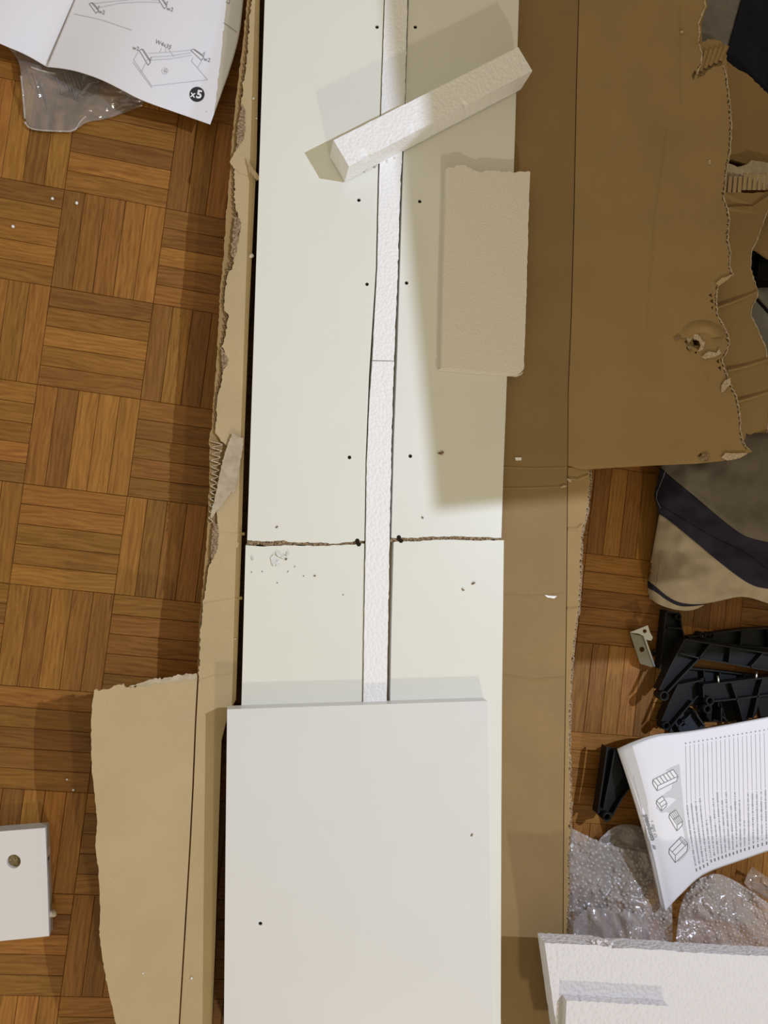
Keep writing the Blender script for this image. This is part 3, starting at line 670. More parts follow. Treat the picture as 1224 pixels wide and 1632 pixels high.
# booklet, lower right
def bk_z(a, b):
    return .058 + .012 * math.sin(math.pi * b) * (1 - .4 * a) + .010 * (1 - a) ** 3 * (b - .2) - .006 * math.exp(-((a - .0) / .06) ** 2)
bk = Page([(988, 1196), (1012, 1186), (1045, 1173), (1075, 1170), (1110, 1165), (1160, 1156), (1224, 1144), (1300, 1130)],
          [(1060, 1452), (1085, 1425), (1112, 1398), (1135, 1386), (1180, 1371), (1224, 1355), (1300, 1333)],
          [(988, 1196), (1003, 1238), (1021, 1292), (1040, 1358), (1052, 1415), (1060, 1452)],
          [(1300, 1130), (1300, 1230), (1300, 1333)], bk_z)
booklet = thing('instruction_booklet', W(1120, 1300, .04), 'printed instruction booklet with furniture drawings, curling over the black brackets', 'booklet')
sheet('cover_page', bk.grid(90, 90), M_PAPER, booklet, .0002)
under = Page([(984, 1194), (1010, 1182), (1045, 1170), (1075, 1168.5), (1110, 1164), (1160, 1155), (1224, 1143), (1300, 1129)], [(1056, 1454), (1085, 1426), (1112, 1399), (1135, 1387), (1180, 1372), (1224, 1356), (1300, 1334)],
             [(984, 1194), (999, 1238), (1016, 1292), (1035, 1358), (1047, 1415), (1056, 1454)], [(1300, 1129), (1300, 1230), (1300, 1334)], lambda a, b: bk_z(a, b) - .0012)
sheet('inner_pages', under.grid(30, 30), M_PAPER_E, booklet, .0025)
ink = MB(); grey = MB(); shade = MB(); wht = MB(); txt = MB()
# contents list: leader lines with words at the foot of each and a number on top
rnd = random.Random(77)
for i in range(27):
    u0, v0 = 1093.0 + 6.95 * i, 1185.0 - 1.18 * i
    ub = u0 + (17 if i < 1 else max(0, 17 - 1.35 * i)) ; vb = 1383 - 2.05 * i if i > 3 else 1383 + 6 - 3 * i
    top_txt = (1283, 1280, 1277, 1272, 1307, 1299, 1272, 1262, 1275, 1262, 1284, 1262, 1275, 1307, 1262, 1262, 1262, 1262, 1258, 1256, 1255, 1270, 1262, 1255, 1258, 1260, 1255)[i]
    def xat(v): 
        t = (v - v0) / (vb - v0); return u0 + 4 * t + (ub - u0) * max(0, (t - .45) / .55) ** 1.3 * .8
    quad_line(txt, bk, (u0 - 1.0, v0), (u0 + 1.0, v0 - .4), 1.9)
    for k in range(6):
        a = v0 + 4 + (top_txt - v0 - 6) * k / 6; b = v0 + 4 + (top_txt - v0 - 6) * (k + 1) / 6
        quad_line(grey, bk, (xat(a), a), (xat(b), b), .55)
    v = top_txt
    while v < vb - 8:
        L = rnd.uniform(.7, 1.9); e = min(v + L, vb - 8)
        w_ = rnd.uniform(1.2, 2.6); quad_line(txt, bk, (xat(v), v), (xat(e), e), w_); v = e + (rnd.uniform(.35, .7) if rnd.random() < .8 else 1.7)
    quad_line(ink, bk, (xat(vb - 5), vb - 5), (xat(vb), vb), 1.7)
# grey shade behind the drawings
for pl in ([(1062, 1227), (1072, 1222), (1083, 1218), (1085, 1240), (1088, 1270), (1091, 1300), (1096, 1330), (1100, 1352), (1092, 1365), (1082, 1374), (1078, 1368), (1092, 1350), (1091, 1330), (1086, 1312), (1078, 1300), (1062, 1294), (1054, 1296), (1046, 1288), (1050, 1272), (1070, 1258), (1074, 1244)],): 
    tr = tessellate_polygon([[Vector((p[0], p[1], 0)) for p in pl]]); shade.add([bk.on(*p, .0002) for p in pl], [tuple(t) for t in tr])
def cabinet(front, div, depth_pts):
    """front/top outline polygon, dividing lines, remaining outline"""
    for pl in front: poly_print(wht, bk, pl, .00045)
    for p, q in div: quad_line(ink, bk, p, q, .9, .0008)
A0, A1, A2, A3 = (1041, 1243), (1073, 1226.5), (1080.5, 1237.5), (1048.5, 1252.5)
A4, A5, A6 = (1040.5, 1249), (1047.5, 1260.5), (1078.5, 1245)
cabinet([[A0, A1, A2, A3], [A0, A3, A5, A4], [A3, A2, A6, A5]], [(A0, A1), (A1, A2), (A2, A3), (A3, A0), (A0, A4), (A4, A5), (A5, A3), (A5, A6), (A6, A2)] + [((A0[0] + (A1[0] - A0[0]) * k / 6, A0[1] + (A1[1] - A0[1]) * k / 6), (A3[0] + (A2[0] - A3[0]) * k / 6, A3[1] + (A2[1] - A3[1]) * k / 6)) for k in range(1, 6)], None)
A0, A1, A2, A3 = (1047, 1276), (1056, 1269), (1063, 1280), (1054.5, 1286)
A4, A5, A6 = (1046.5, 1281), (1054.5, 1292.5), (1062, 1285.5)
cabinet([[A0, A1, A2, A3], [A0, A3, A5, A4], [A3, A2, A6, A5]], [(A0, A1), (A1, A2), (A2, A3), (A3, A0), (A0, A4), (A4, A5), (A5, A3), (A5, A6), (A6, A2), ((1050.7, 1281), (1059.5, 1274.5))], None)
A0, A1, A2, A3 = (1067.5, 1297.5), (1077, 1291), (1088, 1309), (1079.5, 1315)
A4, A5, A6 = (1066.5, 1303), (1079, 1324.5), (1087, 1316)
cabinet([[A0, A1, A2, A3], [A0, A3, A5, A4], [A3, A2, A6, A5]], [(A0, A1), (A1, A2), (A2, A3), (A3, A0), (A0, A4), (A4, A5), (A5, A3), (A5, A6), (A6, A2)] + [((A0[0] + (A1[0] - A0[0]) * k / 4, A0[1] + (A1[1] - A0[1]) * k / 4), (A3[0] + (A2[0] - A3[0]) * k / 4, A3[1] + (A2[1] - A3[1]) * k / 4)) for k in (1, 2, 3)] + [((1073.5, 1306), (1082.5, 1300))], None)
A0, A1, A2, A3 = (1067, 1353), (1086, 1333.5), (1096, 1344.5), (1076.5, 1363.5)
A4, A5, A6 = (1066.5, 1360), (1076.5, 1375), (1095, 1356.5)
cabinet([[A0, A1, A2, A3], [A0, A3, A5, A4], [A3, A2, A6, A5]], [(A0, A1), (A1, A2), (A2, A3), (A3, A0), (A0, A4), (A4, A5), (A5, A3), (A5, A6), (A6, A2), ((1071.5, 1358), (1087, 1342.5)), ((1082.5, 1337), (1092.5, 1348)), ((1084, 1335.5), (1094, 1346.3))], None)
text_print(ink, bk, 'composad', 1033.8, 1319.5, 10.5, -107, .035)
for k in range(3): quad_line(ink, bk, (1039.5 + .6 * k, 1347 + 2.4 * k), (1044.6 + .4 * k, 1349 + 2.2 * k), 1.2)
text_print(ink, bk, 'CF 2000  s', 1042.5, 1321.5, 6.4, -105)
for k in range(14):
    t0 = k / 14; t1 = (k + 1) / 14
    quad_line(grey, bk, (1004 + 48 * t0 + 3 * math.sin(3 * t0), 1214 + 225 * t0), (1004 + 48 * t1 + 3 * math.sin(3 * t1), 1214 + 225 * t1), .7)
tag(shade.build('grey_print', M_INK_LL, booklet, recalc=False), kind='stuff'); tag(wht.build('drawing_print', M_WHITE_INK, booklet, recalc=False), kind='stuff'); tag(grey.build('line_print', M_INK_L, booklet, recalc=False), kind='stuff'); tag(ink.build('drawing_lines', M_INK_G, booklet, recalc=False), kind='stuff'); tag(txt.build('text_print', M_INK_T, booklet, recalc=False), kind='stuff')

# manual, top left: two pages with a fold
man = thing('instruction_sheet', W(230, 60, .01), 'folded white instruction sheet printed with an x5 badge at the upper left', 'manual')
def m1_z(a, b): return .050 - .026 * a ** 1.5 + .006 * math.sin(5 * a) * b
def m2_z(a, b): return .024 + .020 * math.sin(math.pi * min(1, a * 1.15)) * (.4 + .6 * b) + .010 * a
mp1 = Page([(-60, -90), (40, -90), (157, -90)], [(-60, 40), (0, 70), (40, 86), (74.5, 106.5)], [(-60, -90), (-60, 40)], [(157, -90), (119, 0), (74.5, 106.5)], m1_z)
mp2 = Page([(157, -90), (270, -90), (396, -90)], [(74.5, 106.5), (100, 109), (125, 114), (160, 126), (190, 141), (225, 160), (280, 179), (335, 198.5)], [(157, -90), (119, 0), (74.5, 106.5)], [(396, -90), (388, 0), (380, 74), (335, 198.5)], m2_z)
sheet('left_page', mp1.grid(50, 50), M_PAPER, man, .0003); sheet('right_page', mp2.grid(90, 90), M_PAPER, man, .0003)
ink = MB(); grey = MB(); wht = MB()
badge = MB(); poly_print(badge, mp2, circ(314, 150.3, 12, 28)); tag(badge.build('black_badge', M_INK, man, recalc=False), kind='stuff'); text_print(wht, mp2, 'x', 307.5, 150.5, 14, 10, .025, .0011); text_print(wht, mp2, '5', 317.5, 151, 18, 10, .04, .0011)
for body, u, v in (('w2', 216.5, 77), ('w2', 330, 95), ('w2', 162, 19), ('w2', 271, 14.5)): text_print(ink, mp2, body, u, v, 9, 14)
text_print(ink, mp2, 'W4x35', 260.5, 71, 9, 22); text_print(ink, mp2, 'G', 263.5, 113, 7.5, 8)
def pl_line(mb, pts, w_): 
    for p, q in zip(pts, pts[1:]): quad_line(mb, mp2, p, q, w_)
pl_line(grey, circ(263, 113, 5, 14) + [(268, 113)], .6)
for bx in ([(222, 80), (226, 78), (240, 99), (236, 104)], [(304, 80), (308, 78), (325, 91), (321, 96)], [(142, 6), (146, 4), (157, 17), (153, 21)], [(252, -2), (256, -4), (266, 10), (262, 14)]):
    pl_line(ink, bx + [bx[0]], .9)
    m_ = (bx[2][0] + 1.5, bx[2][1] - 8); pl_line(ink, [bx[1], (bx[1][0] + 3, bx[1][1] + 1), (bx[2][0], bx[2][1] - 2), m_, (bx[2][0] - 3, bx[2][1] - 4)], .6)
for pts in ([(213, 95), (242, 137), (331, 127), (305, 97)], [(213, 95), (222, 80)], [(225, 115), (236, 93)], [(305, 97), (308, 92)], [(315, 108), (323, 94)], [(236, 85), (270, 83), (304, 80)], [(240, 96), (270, 94), (306, 88)], [(240, 91), (272, 89), (305, 84)], [(258, 76), (254, 84)], [(264, 76), (264, 83)], [(268, 77), (277, 90)], [(146, 6), (180, 2), (222, -2), (252, 0)], [(158, 12), (190, 5), (225, 3), (256, 4)], [(118, 22), (160, 31), (210, 48)], [(228, 112), (222, 114)], [(212, 99), (242, 140)]):
    pl_line(grey, pts, .8)
pl_line(ink, [(356, 36), (366, 43), (377, 51)], .8); pl_line(ink, [(360, 3), (365, 6), (367, -4)], .8); quad_line(grey, mp2, (329, 177), (330, 179), 1)
tag(grey.build('line_print', M_INK_L, man, recalc=False), kind='stuff'); tag(ink.build('text_print', M_INK_G, man, recalc=False), kind='stuff'); tag(wht.build('badge_numerals', M_WHITE_INK, man, recalc=False), kind='stuff')

# clear plastic bag under the manual
bag = thing('plastic_bag', W(110, 160, 0), 'crumpled clear plastic bag poking out under the instruction sheet', 'bag')
bp = Page([(0, 60), (75, 60), (250, 120)], [(42, 196), (52, 206), (80, 208), (112, 210), (125, 204), (138, 194), (170, 190), (225, 170)], [(0, 60), (15, 78), (30, 96), (34, 120), (38, 165), (42, 196)], [(250, 120), (240, 150), (225, 170)],
          lambda a, b: .003 + .013 * math.sin(math.pi * min(1, b * 1.02)) * (.5 + .5 * math.sin(9 * a + 3 * b)) * (1 if b < .98 else .3) + .004 * abs(noise.noise(Vector((a * 9, b * 7, 2)))))
sheet('film', bp.grid(60, 50), M_FILM, bag)
pr = MB()
for (u, v, L) in ((42, 108, 34), (50, 112, 40), (58, 120, 56), (62, 125, 40), (88, 118, 34), (97, 116, 30), (103, 116, 36), (108, 118, 44), (113, 116, 30), (120, 118, 26), (126, 118, 20), (150, 130, 12)):
    quad_line(pr, bp, (u, v), (u + L * .32, v + L * .95), 1.2, .0012, 4)
tag(pr.build('text_print', M_INK_G, bag, recalc=False), kind='stuff')
for pl in ([(40, 195), (47, 206), (75, 209), (112, 210)], [(112, 210), (122, 206), (128, 194), (137, 186)], [(34, 122), (37, 150), (40, 190)], [(50, 108), (68, 114), (88, 118)]):
    q = resample(smooth_pl(pl), 16); V = []
    for i, p in enumerate(q):
        d = (q[min(i + 1, 15)] - q[max(i - 1, 0)]).normalized(); c = bp.on(p.x, p.y, .0); n_ = Vector((-d.y, -d.x, 0))
        for k in range(6):
            an = 2 * math.pi * k / 6; V.append(c + Vector((n_.x * math.cos(an), n_.y * math.cos(an), math.sin(an))) * .0013 + Vector((0, 0, .001)))
    Fc = [(i * 6 + k, i * 6 + (k + 1) % 6, (i + 1) * 6 + (k + 1) % 6, (i + 1) * 6 + k) for i in range(15) for k in range(6)]
    mk('welded_seam', V, Fc, M_BUB_D, bag, True)

# ------------------------------------------------------------------ fabrics
bl = thing('striped_blanket', W(1130, 860, 0), 'taupe and beige blanket with a navy diagonal band below the big flap', 'blanket')
rows = {
 'c0': [(1075, 690), (1100, 690), (1150, 690), (1224, 690), (1300, 690)],
 'c1': [(1053, 745), (1075, 765), (1110, 793), (1150, 828), (1185, 854), (1205, 860), (1224, 864), (1300, 880)],
 'c2': [(1043, 790), (1052, 806), (1090, 828), (1140, 858), (1190, 880), (1224, 908), (1300, 950)],
 'c3': [(1051, 819), (1063, 826), (1095, 852), (1140, 890), (1175, 918), (1200, 934), (1224, 939), (1300, 945)],
 'c4': [(1033, 924), (1050, 932), (1070, 944), (1120, 952), (1170, 948), (1200, 944), (1224, 943), (1300, 950)],
 'c5': [(1032.5, 925), (1045, 933), (1060, 947), (1080, 959), (1105, 963), (1124, 963)],
 'c6': [(1033, 937), (1045, 943), (1060, 955), (1080, 966), (1098, 967), (1122, 964)],
 'c7': [(1034, 952), (1050, 964), (1075, 972), (1098, 974), (1112, 970), (1121, 965)],
}
def cz(u, v):
    e = max(0, min(1, (u - 1035) / 60.0)); f = max(0, min(1, (985 - v) / 60.0))
    return .012 + .052 * math.sqrt(e) * (.35 + .65 * f) + .010 * noise.noise(Vector((u * .018, v * .022, 1.0))) + .004 * noise.noise(Vector((u * .05, v * .05, 4.0)))
def loft(name, a, b, mat, n=60, m=16, parent=bl, zadd=0.0):
    A = resample(smooth_pl(rows[a] if isinstance(a, str) else a), n); B = resample(smooth_pl(rows[b] if isinstance(b, str) else b), n)
    P = []
    for r in range(m):
        t = r / (m - 1); P.append([W(A[i].lerp(B[i], t).x, A[i].lerp(B[i], t).y, cz(*A[i].lerp(B[i], t)) + zadd) for i in range(n)])
    return sheet(name, P, mat, parent, .0012)
loft('taupe_panel', 'c0', 'c1', M_FAB_T); loft('navy_band', 'c1', 'c2', M_FAB_N); loft('navy_band', 'c2', 'c3', M_FAB_N, zadd=.0006)
rows['b1'] = [(1051, 820), (1046, 850), (1040, 880), (1036, 905), (1032.5, 925), (1045, 933), (1060, 947), (1080, 959), (1105, 963), (1124, 962)]
loft('beige_panel', [(1051, 819), (1063, 826), (1095, 852), (1140, 890), (1175, 918), (1200, 934), (1224, 939), (1300, 945)], [(1032.5, 925), (1045, 934), (1060, 948), (1080, 960), (1105, 963.5), (1126, 962), (1150, 957), (1178, 950), (1200, 953), (1224, 962), (1300, 985)], M_FAB_B, 60, 24)
loft('hem_stripe', 'c5', 'c6', M_FAB_N, 40, 6, zadd=-.001); loft('hem', 'c6', 'c7', M_FAB_B, 40, 8, zadd=-.001)
ribbon('stitching', [(1060, 752), (1054, 768), (1047, 785), (1046, 795), (1053, 810)], .9, lambda u, v: cz(u, v) + .0016, .0006, M_STITCH, bl, 5, .2)
ribbon('seam', [(1056, 880), (1050, 895), (1046, 915), (1044, 930)], 2.2, lambda u, v: cz(u, v) + .0018, .001, M_FAB_B, bl, 6, .2)
bc = thing('bed_cover', W(1170, 60, 0), 'grey and blue-black cloth in the top right corner beyond the torn flap', 'cloth')
def bz(u, v): return .034 + .008 * noise.noise(Vector((u * .01, v * .05, 7.0)))
def patch(name, A, B, mat, zadd, par, n=30, m=30, zf=bz):
    A = resample(A, n); B = resample(B, n)
    return sheet(name, [[W(A[i].lerp(B[i], r / (m - 1)).x, A[i].lerp(B[i], r / (m - 1)).y, zf(*A[i].lerp(B[i], r / (m - 1))) + zadd) for i in range(n)] for r in range(m)], mat, par, .0015)
patch('grey_panel', [(1090, -80), (1203, -80)], [(1090, 130), (1150, 112)], M_FAB_G, 0, bc); patch('navy_panel', [(1205, -80), (1290, -80)], [(1148, 122), (1290, 210)], M_FAB_BL, .003, bc)
gc = thing('grey_garment', W(1215, 540, 0), 'scrap of dark grey cloth at the right edge beside the second flap', 'cloth')
patch('cloth_panel', [(1185, 460), (1300, 455)], [(1185, 760), (1300, 760)], M_FAB_G, -.016, gc)

# ------------------------------------------------------------------ black plastic brackets
def bracket(label, plates, ribs, tubes, z0, zt, mat=M_BLACK, pins=()):
    u, v = plates[0][0]
    root = thing('shelf_bracket', W(u, v, z0), label, 'bracket', 'black plastic brackets heaped on the floor')
    for pl in plates: prism('web_plate', pl, zt - .010, .003, mat, root)
    for pl in ribs:
        mb = MB()
        for p, q in zip(pl, pl[1:]): mb.add(*wall_geo(W(*p, zt), W(*q, zt), .0021, zt - .016, zt))
        mb.build('rib', mat, root)
    for (tu, tv, r) in tubes:
        c = W(tu, tv, zt); mb = MB(); mb.add(*tube_geo(c, r * .00086, r * .00062, zt - .016, zt + .002, 22)); mb.build('tube', mat, root, True)
    for (a, b) in pins:
        V, Fc = cyl_geo(W(*a, zt - .004), W(*b, zt - .004), .0016, 10); mk('pin', V, Fc, M_STEEL, root, True)
    return root
bracket('upright black bracket partly hidden beneath the blanket hem', [[(1062, 974), (1084, 978), (1087, 1002), (1092, 1020), (1078, 1046), (1058, 1072), (1052, 1062), (1058, 1010)]], [[(1062, 974), (1084, 978), (1087, 1002), (1092, 1020)], [(1062, 974), (1058, 1010), (1054, 1050), (1052, 1066)], [(1064, 1000), (1086, 1002)]], [(1081, 983, 5)], .0, .026)
bracket('long black bracket lying along the back of the heap by the blanket', [[(1098, 1016), (1150, 1004), (1190, 1000), (1300, 996), (1300, 1040), (1180, 1036)]], [[(1098, 1016), (1150, 1008), (1190, 1003), (1300, 998)], [(1098, 1018), (1180, 1030), (1300, 1038)], [(1183, 1004), (1180, 1030)], [(1224, 1001), (1228, 1034)]], [(1120, 1013, 6), (1134, 1013, 5)], .0, .028, M_BLACK, [((1118, 1018), (1121, 1011))])
bracket('wide ribbed black bracket on top of the heap, tapering to a tube', [[(1092, 1019), (1300, 1055), (1300, 1082), (1116, 1050), (1066, 1103), (1052, 1098)]], [[(1092, 1019), (1150, 1029), (1224, 1041.5), (1300, 1054)], [(1083, 1041), (1115, 1049), (1160, 1057), (1224, 1068.5), (1300, 1082)], [(1132, 1027), (1115, 1049)], [(1165, 1032), (1162, 1057)], [(1217, 1041), (1196, 1064)], [(1092, 1019), (1070, 1060), (1051, 1100)], [(1115, 1049), (1090, 1075), (1064, 1103)]], [(1058, 1109, 8)], .0, .050, M_BLACK)
bracket('black bracket with a twin tube end, right beside the booklet', [[(1121, 1092), (1224, 1080), (1300, 1070), (1300, 1103), (1224, 1109), (1142, 1118), (1122, 1113)], [(1174, 1115), (1212, 1110), (1205, 1140), (1185, 1150)]], [[(1121, 1092), (1166, 1087), (1224, 1080), (1300, 1071)], [(1138, 1118), (1176, 1114), (1224, 1108), (1300, 1100)], [(1166, 1088), (1172, 1105), (1180, 1130), (1186, 1155)], [(1216, 1082), (1208, 1110), (1200, 1145)], [(1121, 1092), (1122, 1112)], [(1150, 1128), (1150, 1150)], [(1150, 1140), (1160, 1150)]], [(1131, 1117, 7.5), (1127.5, 1130, 7.5)], .0, .042, M_BLACK, [((1144, 1077), (1145, 1088)), ((1205.5, 1070), (1205, 1081))])
bracket('black bracket leg pointing down to a single round tube above the booklet', [[(1082, 1090), (1122, 1080), (1118, 1110), (1094, 1130), (1070, 1158), (1054, 1152), (1068, 1115)]], [[(1082, 1090), (1068, 1118), (1055, 1150)], [(1104, 1118), (1085, 1140), (1068, 1160)], [(1083, 1092), (1120, 1084)]], [(1061.5, 1157, 7)], .0, .034)
bracket('bluish black ribbed bracket flat under the others, touching the booklet', [[(1070, 1158), (1096, 1126), (1108, 1132), (1124, 1158), (1100, 1176), (1064, 1178)]], [[(1070, 1158), (1096, 1126)], [(1104, 1130), (1124, 1158)], [(1080, 1160), (1102, 1138)], [(1088, 1148), (1098, 1156)], [(1076, 1150), (1086, 1168)]], [], .0, .020, M_BLACK2)
bracket('lone black bracket leg sticking out left under the booklet', [[(968, 1191), (1020, 1196), (1010, 1250), (994, 1268), (978, 1300), (962, 1303), (952, 1298), (958, 1260), (964, 1225)]], [[(968, 1191), (963, 1230), (957, 1270), (953, 1297)], [(1005, 1252), (992, 1272), (977, 1298)], [(980, 1196), (972, 1240), (962, 1290)]], [(967, 1302, 7.2)], .0, .044)

bracket('large black bracket at the bottom of the heap, mostly covered by the others', [[(1078, 1062), (1130, 1066), (1200, 1074), (1300, 1090), (1300, 1150), (1214, 1150), (1206, 1112), (1186, 1150), (1122, 1150), (1102, 1112), (1082, 1100)]], [[(1080, 1064), (1130, 1068), (1200, 1076), (1300, 1092)], [(1122, 1068), (1126, 1148)], [(1148, 1070), (1144, 1148)], [(1186, 1074), (1180, 1120)]], [], .0, .016)
bracket('black bracket glimpsed beyond the second torn flap at the right edge', [[(1190, 398), (1262, 404), (1262, 500), (1200, 500), (1190, 450)]], [[(1192, 400), (1262, 408)], [(1194, 440), (1262, 452)], [(1202, 470), (1240, 512)], [(1212, 402), (1208, 446)]], [], .0, .022)
# zinc angle plate
ap = thing('angle_plate', W(1022, 1035, 0), 'small zinc-plated angle plate with a drilled hole on the parquet', 'metal plate')
pz = lambda u, v: .020
prism('face_plate', [(1004, 1009), (1025, 1014), (1042.5, 1062), (1038, 1063), (1020, 1057.5)], lambda u, v: .012 + .010 * max(0, min(1, (u - 1004) / 38.0)), .0014, M_STEEL_D, ap, holes=[circ(1023, 1035, 4.2, 14)])
prism('flange', [(1003.5, 1008), (1032.5, 996.5), (1036, 1008), (1040.5, 1016), (1038, 1021), (1031, 1020), (1025, 1013.5), (1018, 1010)], .0235, .0014, M_STEEL, ap, holes=[circ(1027.5, 1006, 3.2, 12)])
V, Fc = wall_geo(W(1026, 1014, .022), W(1042.5, 1062, .022), .0022, .012, .0236); mk('folded_edge', V, Fc, M_STEEL, ap)
V, Fc = tube_geo(W(1044, 1042, .006), .005, .0022, 0, .006, 18); o = mk('steel_washer', V, Fc, M_STEEL_D); tag(o, 'small dull steel washer beside the angle plate', 'washer')

# ------------------------------------------------------------------ bubble wrap and films, lower right
def bubble_sheet(name, label, pg, nu, nv, step, seed, dome=M_BUB_D, cond=None):
    root = thing(name, W(*pg.px(.5, .5), 0), label, 'bubble wrap')
    sheet('film', pg.grid(nu, nv), M_BUB, root)
    rnd = random.Random(seed); mb = MB()
    row = 0; umin = min(p.x for p in pg.l + pg.t + pg.b); umax = max(p.x for p in pg.r + pg.t + pg.b)
    Lu = (pg.t[-1] - pg.t[0]).length; Lv = (pg.l[-1] - pg.l[0]).length
    na = int(Lu / step); nb = int(Lv / (step * .87))
    for j in range(nb):
        for i in range(na):
            a = (i + .5 + (.5 if j % 2 else 0)) / (na + .5); b = (j + .5) / nb
            if a > 1: continue
            a += rnd.uniform(-.28, .28) / na; b += rnd.uniform(-.28, .28) / nb
            if not (0 < a < 1 and 0 < b < 1) or rnd.random() < .10: continue
            q = pg.px(a, b)
            if cond and not cond(q.x, q.y): continue
            c = pg.P(a, b); r = step * .40 / 1.2 * .001 * rnd.uniform(.75, 1.15); h = r * rnd.uniform(.35, .9)
            V = [c + Vector((0, 0, h))]
            for k, (rr, zz) in enumerate(((.62, .78), (1.0, 0.0))):
                for m_ in range(7):
                    an = 2 * math.pi * m_ / 7; V.append(c + Vector((r * rr * math.cos(an), r * rr * math.sin(an), h * zz)))
            Fc = [(0, 1 + m_, 1 + (m_ + 1) % 7) for m_ in range(7)] + [(1 + m_, 8 + m_, 8 + (m_ + 1) % 7, 1 + (m_ + 1) % 7) for m_ in range(7)]
            mb.add(V, Fc)
    o = mb.build('bubbles', dome, root, True); o['kind'] = 'stuff'
    return root
def wr(a, b, s, h): return h * (.55 + .45 * math.sin(6 * a + 4 * b + s)) + .55 * h * noise.noise(Vector((a * 4 + s, b * 4, s))) + .45 * h * abs(noise.noise(Vector((a * 10 + s, b * 8, s))))
p1 = Page([(906, 1318), (920, 1324), (950, 1340), (990, 1352), (1040, 1362), (1066, 1380)], [(904, 1530), (960, 1545), (1020, 1545), (1072, 1545)], [(906, 1318), (905, 1380), (904, 1450), (904, 1530)], [(1066, 1380), (1072, 1440), (1072, 1545)], lambda a, b: .018 + wr(a, b, 1.0, .018) + .040 * b * b)
bubble_sheet('bubble_wrap', 'crumpled clear bubble wrap between the carton edge and the booklet corner', p1, 56, 60, 8.6, 1)
p2 = Page([(1110, 1402), (1140, 1390), (1165, 1400), (1192, 1416), (1224, 1440), (1280, 1470)], [(1076, 1545), (1130, 1555), (1224, 1560), (1280, 1560)], [(1110, 1402), (1087, 1430), (1078, 1480), (1076, 1545)], [(1280, 1470), (1280, 1560)], lambda a, b: .034 + wr(a, b, 4.0, .018) + .020 * b)
bubble_sheet('bubble_wrap', 'fold of clear bubble wrap behind the wide foam board at the right', p2, 56, 50, 7.2, 2)
p3 = Page([(955, 1338), (975, 1318), (1000, 1312), (1030, 1320), (1050, 1340)], [(950, 1360), (990, 1375), (1030, 1385), (1060, 1390)], [(955, 1338), (950, 1360)], [(1050, 1340), (1060, 1390)], lambda a, b: .010 + wr(a, b, 2.0, .006))
bubble_sheet('bubble_wrap', 'darker edge of bubble wrap tucked under the booklet beside the bracket tube', p3, 30, 30, 7.5, 3)
gp = Page([(911, 1478), (918, 1462), (930, 1452), (944, 1444), (955, 1450), (966, 1446), (985, 1456), (1000, 1450), (1012, 1458), (1026, 1452)], [(913, 1540), (950, 1540), (1000, 1540), (1040, 1540)], [(911, 1478), (913, 1540)], [(1026, 1452), (1036, 1490), (1040, 1540)],
          lambda a, b: .080 + .009 * math.sin(17 * a + 2 * b) * (.3 + .7 * b) + .006 * noise.noise(Vector((a * 9, b * 3, 5.0))) + .010 * b)
gf = thing('grey_film', W(960, 1490, 0), 'smooth grey plastic film over the bubble wrap next to the foam board', 'plastic film')
sheet('film', gp.grid(80, 40), M_FILM_G, gf)
p4 = Page([(1199, 1381), (1224, 1400), (1260, 1410)], [(1186, 1408), (1210, 1432), (1260, 1445)], [(1199, 1381), (1190, 1395), (1186, 1408)], [(1260, 1410), (1260, 1445)], lambda a, b: .022 + wr(a, b, 3.0, .010))
cf = thing('clear_film_scrap', W(1215, 1410, 0), 'scrap of clear plastic film at the right edge below the booklet', 'plastic film'); sheet('film', p4.grid(24, 20), M_FILM, cf)

# ------------------------------------------------------------------ unseen furniture added right of the view to shade the right-hand side
M_BLOCKER = mat_new('shade_blocker_oak', (.30, .18, .085), .45); add_noise_color(M_BLOCKER, (.25, .145, .065), (.35, .215, .105), 9, 6, .35, .65, (9, 9, 1))
def shade_cupboard(name, label, org, ang, wd, dp, h, nd_):
    """carcass with fronts on the west side; org = south-west floor corner"""
    root = thing(name, org, label, 'cabinet'); ca, sa = math.cos(ang), math.sin(ang)
    def L(x, y, z): return Vector((org[0] + x * ca - y * sa, org[1] + x * sa + y * ca, z))
    def bx(nm, x0, x1, y0, y1, z0, z1, mat=M_BLOCKER, b=.004):
        V = []
        for z, e in ((z0, 0), (z1 - b, 0), (z1, b)):
            for x, y in ((x0 + e, y0 + e), (x1 - e, y0 + e), (x1 - e, y1 - e), (x0 + e, y1 - e)): V.append(L(x, y, z))
        Fc = [(0, 1, 2, 3), (8, 9, 10, 11)] + [(k + i, k + (i + 1) % 4, k + 4 + (i + 1) % 4, k + 4 + i) for k in (0, 4) for i in range(4)]
        return mk(nm, V, Fc, mat, root)
    bx('carcass', .012, dp, 0, wd, .0002, h - .02); bx('top_board', .0, dp, -.002, wd + .002, h - .02, h)
    dh = (h - .08) / nd_
    for k in range(nd_):
        fr = bx('drawer_front', .001, .0115, .006, wd - .006, .05 + k * dh, .05 + (k + 1) * dh - .005)
        c = L(-.008, wd / 2, .05 + (k + .5) * dh); V, Fc = cyl_geo(c, c + (L(.001, 0, 0) - L(-.008, 0, 0)), .009, 12); mk('knob', V, Fc, M_STEEL, fr)
    return root
shade_cupboard('shade_chest', 'unseen tall oak chest added right of the big flap to cast shade', (.872, .229, 0), math.radians(5.8), .95, .42, 1.135, 4)
shade_cupboard('shade_cabinet', 'unseen slim oak cabinet added beside the tall chest to shade the floor', (.845, .075, 0), 0, .14, .40, .86, 3)

